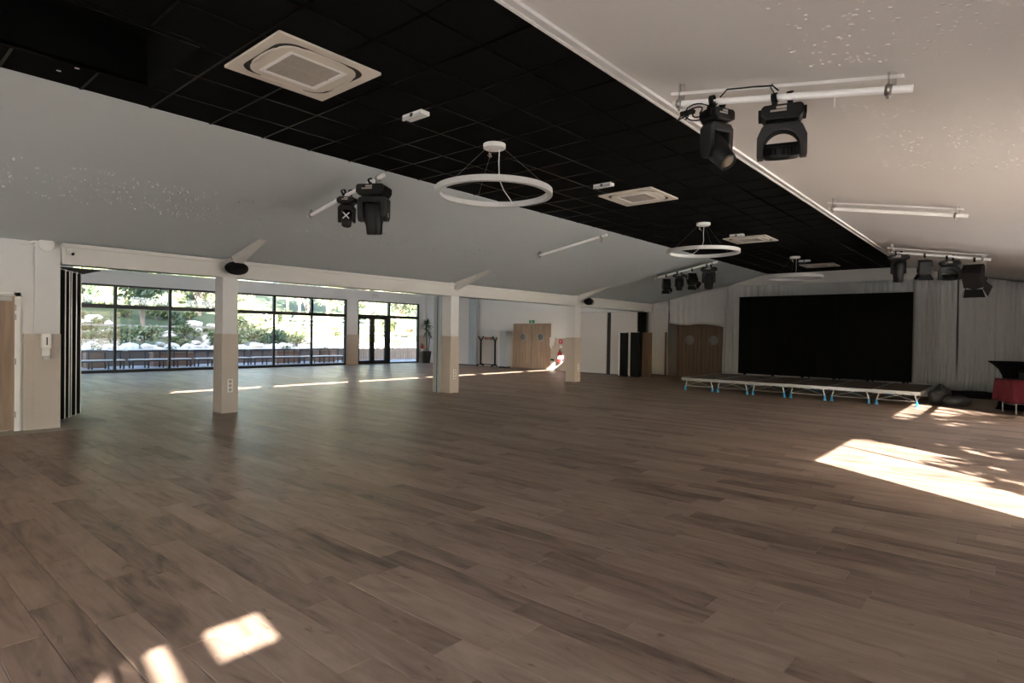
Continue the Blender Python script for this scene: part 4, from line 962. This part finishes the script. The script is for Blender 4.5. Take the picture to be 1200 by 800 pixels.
# rocks
def rock(loc, s, seed, label=None):
    r = random.Random(seed); bm = bmesh.new(); bmesh.ops.create_icosphere(bm, subdivisions=2, radius=1)
    a = [r.uniform(2, 4) for _ in range(3)]
    for v in bm.verts:
        k = 1+.18*math.sin(a[0]*v.co.x+seed)+.16*math.sin(a[1]*v.co.y*1.4+seed*2)+.12*math.sin(a[2]*v.co.z*2)
        v.co = Vector((v.co.x*s*k*1.1, v.co.y*s*k*1.25, v.co.z*s*k*.72))
    me = bpy.data.meshes.new('boulder'); bm.to_mesh(me); bm.free(); me.materials.append(M['rock'])
    o = bpy.data.objects.new('boulder', me); COL.objects.link(o); o.location = loc; o.rotation_euler = (0, 0, r.random()*6)
    return tag(o, label, 'rock', 'pale boulders on the garden slope')
M['rock'] = pm('pale_rock', (.50, .45, .38), .9, 0, .25, 2.5, .6, 5)
ORD = 'first second third fourth fifth sixth seventh eighth ninth tenth eleventh twelfth thirteenth fourteenth fifteenth sixteenth seventeenth eighteenth nineteenth twentieth'.split()
TENS = {20: 'twenty', 30: 'thirty', 40: 'forty', 50: 'fifty', 60: 'sixty', 70: 'seventy'}
def ordinal(n):
    if n <= 20: return ORD[n-1]
    if n % 10 == 0: return TENS[n][:-1]+'ieth'
    return TENS[n//10*10]+'-'+ORD[n % 10-1]
placed = []
def spot(xa, xb, ra, rb, rad, tries=60):
    for _ in range(tries):
        x = xa+(xb-xa)*rnd.random(); y = -x*rnd.uniform(ra, rb)
        if all(math.hypot(x-a, y-b) > (rad+c)*.95 for a, b, c in placed): placed.append((x, y, rad)); return x, y
    return None
TR = [(-38, 12.0, 5.0, 1.8, 1, 'dark green tree on the shaded slope behind the second window pane'), (-41, 16.2, 5.4, 2.0, 1, 'dark green tree on the slope left of the nearest column'), (-46, 12.5, 5.2, 2.2, 0, 'olive green tree high on the slope behind the leftmost panes'),
      (-45, 23.5, 8.0, 2.3, 4, 'pine right of the nearest column'), (-47, 29.5, 7.5, 2.8, 2, 'broad pale tree behind the middle window panes'), (-50, 36, 8.0, 3.0, 0, 'olive tree behind the last pane before the pier'),
      (-42, 33.5, 6.6, 2.3, 4, 'spreading dark tree behind the garden door'), (-37, 32.5, 6.0, 2.0, 0, 'spreading olive tree right of the garden door'), (-52, 19, 7, 2.6, 1, 'dark tree at the top of the slope behind the third pane'), (-58, 33, 9, 3.2, 1, 'tall dark tree far behind the middle panes'), (-56, 27, 8.5, 3.0, 2, 'pale green tree far behind the pane right of the nearest column'), (-53, 42, 8.0, 3.4, 2, 'pale green tree far behind the garden door'), (-60, 41, 9.0, 3.4, 0, 'olive tree farthest behind the last pane before the pier')]
for q in TR: placed.append((q[0], q[1], q[3]*.75))
placed.append((-40, 39, 5))
BIG = [(-64, 27, 17, 5.2, 2), (-63, 34.5, 18, 5.5, 0), (-60, 44, 17, 5.6, 2), (-57, 52, 16, 5.6, 0), (-66, 20.5, 14, 4.6, 0), (-50, 57, 15, 5.4, 4), (-70, 41, 20, 5.5, 4), (-43, 52, 12, 4.5, 0), (-62, 13.5, 13, 4.2, 1), (-55, 9.0, 12, 3.8, 0)]
BO = []
for k in range(78):
    s = rnd.uniform(.16, .40); p = spot(-30.4, -39 if k % 3 else -33.5, .20, .95 if k % 2 else .42, s*1.25)
    if p: BO.append((p[0], p[1], s))
BO.sort(key=lambda q: q[1]/-q[0])
protos = []
for k, (x, y, s) in enumerate(BO):
    lab = 'pale boulder, %s from the left among those on the garden slope' % ordinal(k+1)
    if k < 5: o = rock((0, 0, 0), 1, k, lab); protos.append(o)
    else: o = protos[k % 5].copy(); COL.objects.link(o); o['label'] = lab
    o.scale = (s, s, s*rnd.uniform(.8, 1.2)); o.location = (x, y, gz(x, y)+s*.25); o.rotation_euler.z = rnd.random()*6
def leafmat(name, c): return pm(name, c, .6, 0, .4, 1.8)
LM = [leafmat('leaf_olive', (.09, .11, .035)), leafmat('leaf_dark', (.033, .058, .022)), leafmat('leaf_pale', (.17, .18, .08)), leafmat('leaf_rust', (.25, .13, .06)), leafmat('leaf_pine', (.035, .055, .027))]
def clump(mb, c, rad, n, size, r, squash=.8):
    for _ in range(n):
        d = Vector((r.gauss(0, 1), r.gauss(0, 1), r.gauss(0, 1))).normalized()*rad*r.random()**.4; d.z *= squash
        p = Vector(c)+d; a = Vector((r.gauss(0, 1), r.gauss(0, 1), r.gauss(0, 1))).normalized(); b_ = a.orthogonal().normalized(); c_ = a.cross(b_); s = size*r.uniform(.6, 1.3)
        mb.add([p-b_*s, p+c_*s*.5, p+b_*s, p-c_*s*.5], [(0, 1, 2, 3)])
def shrub(loc, h, mat, seed, label):
    r = random.Random(seed); t = thing('shrub', label, 'shrub', loc, group='shrubs in the garden')
    mb = MB()
    for k in range(5): mb.cyl((0, 0, -.1), (r.uniform(-.3, .3)*h, r.uniform(-.3, .3)*h, h*.7), .03*h, .012*h, n=6)
    mb.build('stems', M['trunk'], t)
    mb = MB()
    for k in range(6): clump(mb, (r.uniform(-.4, .4)*h, r.uniform(-.5, .5)*h, h*r.uniform(.35, .75)), .38*h, 70, .10*h**.5, r)
    mb.build('foliage', mat, t, fix=False)['kind'] = 'stuff'
    return t
SH = []
for k in range(95):
    h = rnd.uniform(.45, 1.25); p = spot(-31 if k % 2 else -34, -40 if k % 2 else -50, .21, .55 if k % 3 else .9, h*.5)
    if p: SH.append((p[0], p[1], h*(1.35 if p[0] < -40 else 1), 3 if k in (21, 60) else rnd.choice([0, 2, 2, 0, 1, 0, 2])))
SH.sort(key=lambda q: q[1]/-q[0])
cnt = [0]*5
for k, (x, y, h, mi) in enumerate(SH):
    cnt[mi] += 1
    shrub((x, y, gz(x, y)), h, LM[mi], k, '%s shrub in the garden, %s of its colour from the left' % (['olive green', 'dark green', 'pale green', 'rust coloured'][mi], ordinal(cnt[mi])))
def tree(loc, h, cr, mat, seed, label, trunkh=.45, n=1100, leaf=.16):
    r = random.Random(seed); t = thing('tree', label, 'tree', loc, group='trees behind the garden')
    mb = MB(); top = (r.uniform(-.4, .4), r.uniform(-.4, .4), h*.85); mb.tube([(0, 0, -.4), (r.uniform(-.2, .2), r.uniform(-.2, .2), h*.4), top], .13, 8)
    cs = []
    for k in range(9):
        a = r.random()*6.28; z = h*r.uniform(trunkh, .95); q = Vector((math.cos(a)*cr*.65*r.uniform(.4, 1), math.sin(a)*cr*.65*r.uniform(.4, 1), z)); cs.append(q)
        mb.tube([(0, 0, z-.25*h), q*.5+Vector((0, 0, (z-.15*h)*.5)), q], .045, 6)
    mb.build('trunk', M['trunk'], t)
    mb = MB()
    for q in cs: clump(mb, q, cr*.5, n//9, leaf, r, .7)
    mb.build('crown', mat, t, fix=False)['kind'] = 'stuff'
    return t
ti = 0
for x, y, h, cr, mi, lab in TR:
    tree((x, y, gz(x, y)-.1), h, cr, LM[mi], 40+ti, lab, .42 if y/-x > .5 else .3); ti += 1
BIG.sort(key=lambda q: q[1]/-q[0])
for k, (x, y, h, cr, mi) in enumerate(BIG):
    tree((x, y, gz(x, y)-.1), h, cr, LM[mi], 70+k, 'tall backdrop tree on the skyline, %s from the left of the tallest trees' % ordinal(k+1), .2, 2200, .30)
# white post and rail fence across the slope, and a road rail higher up
def railfence(label, pts, h, mat, nm):
    t = thing(nm, label, 'fence', pts[0]); o0 = Vector(pts[0])
    for p in pts: q = Vector(p)-o0; MB().box(q.x-.05, q.x+.05, q.y-.05, q.y+.05, q.z-.1, q.z+h).build('post', mat, t)
    for f in (.45, .9):
        for p, q in zip(pts, pts[1:]): MB().obox(Vector(p)-o0+Vector((0, 0, h*f)), Vector(q)-o0+Vector((0, 0, h*f)), .04, .09).build('rail', mat, t)
    return t
railfence('pale post and rail fence across the foot of the garden slope', [(-36, 8+2.0*k, gz(-36, 8+2.0*k)) for k in range(13)], .8, pm('pale_timber', (.20, .18, .15), .8), 'rail_fence')
railfence('pale road rail high on the slope outside the left panes', [(-58, 6+4.0*k, gz(-58, 6+4.0*k)) for k in range(10)], .9, pm('pale_rail', (.6, .6, .58), .7), 'road_rail')
# benches with dark frames on the terrace
def bench():
    t = thing('patio_bench', 'x', 'bench', group='dark framed benches on the terrace')
    MB().box(-.2, .2, 0, 2.3, .33, .37).build('seat', pm('pale_seat', (.50, .46, .40), .6), t)
    for y in (.06, .62, 1.17, 1.72, 2.24):
        MB().box(-.24, -.20, y-.025, y+.025, .0, .70).build('back_post', M['darkframe'], t); MB().box(.17, .21, y-.025, y+.025, 0, .33).build('leg', M['darkframe'], t)
    MB().box(-.25, -.19, 0, 2.3, .66, .72).build('top_rail', M['darkframe'], t); MB().box(-.2, .2, 0, 2.3, .28, .33).build('frame', M['darkframe'], t)
    return t
b0 = bench()
for k, (y, lab) in enumerate(((5.6, 'dark framed bench outside the leftmost window pane'), (8.1, 'dark framed bench outside the second window pane'), (10.6, 'dark framed bench partly behind the nearest column'), (13.1, 'dark framed bench outside the pane right of the nearest column'), (15.6, 'dark framed bench outside the last pane before the pier'))):
    o = b0 if k == 0 else copy_tree(b0); o.location = (-27.2, y, -.03); o['label'] = lab
def planter(x, y, w_, h, label, plant=True):
    t = thing('planter', label, 'planter', (x, y, -.03), group='brown planters on the terrace')
    MB().box(-.25, .25, -w_/2, w_/2, 0, h).build('box', pm('brown_timber', (.16, .085, .05), .8, 0, .15, 9), t)
    MB().box(-.28, .28, -w_/2-.03, w_/2+.03, h-.05, h).build('rim', M['doordark'], t)
    r = random.Random(int(y*10)); mb = MB(); clump(mb, (0, 0, h+.12), .22, 60, .06, r); mb.build('plant', LM[0], t, fix=False)
for y, w_, h, lab in ((10.05, 1.6, .60, 'long brown planter between the two panes left of the nearest column'), (15.4, 1.2, .62, 'brown planter outside the middle pane right of the nearest column'), (17.6, 1.0, .62, 'short brown planter outside the last pane before the pier'), (7.2, .7, .72, 'small brown planter outside the leftmost pane')):
    planter(-28.3, y, w_, h, lab)
# brown building eave seen through the upper right pane
t = thing('garden_building', 'brown timber building seen through the upper pane beside the potted plant', 'building', (-40, 37.0, 0))
MB().box(-2, 2, -.6, 6, 4.1, 5.6).build('upper_storey', pm('red_brown_timber', (.26, .12, .06), .8, 0, .1, 4), t)
for k in range(8): MB().box(2.0, 2.05, -.55+.8*k, .2+.8*k, 4.15, 5.55).build('cladding_board', M['doordark'], t)
MB().box(-2.2, 2.3, -.9, 6.3, 5.6, 5.8).build('roof', pm('roof_tile', (.3, .16, .11), .8), t); MB().box(1.6, 1.9, -.4, -.1, 0, 4.1).box(1.6, 1.9, 5.2, 5.5, 0, 4.1).build('post', M['trunk'], t)
# trees in the yard on the right that dapple the sun
for x, y, h, cr, sd_, lab in ((7.2, 6.6, 6.5, 3.2, 91, 'yard tree nearest the glazed right doors'), (9.5, 10.5, 7.5, 3.6, 92, 'second yard tree outside the right doors'), (8.5, 1.2, 4.6, 1.3, 93, 'small yard tree behind the photographer')):
    tree((x, y, -.05), h, cr, LM[1], sd_, lab, .3, 4200, .20)
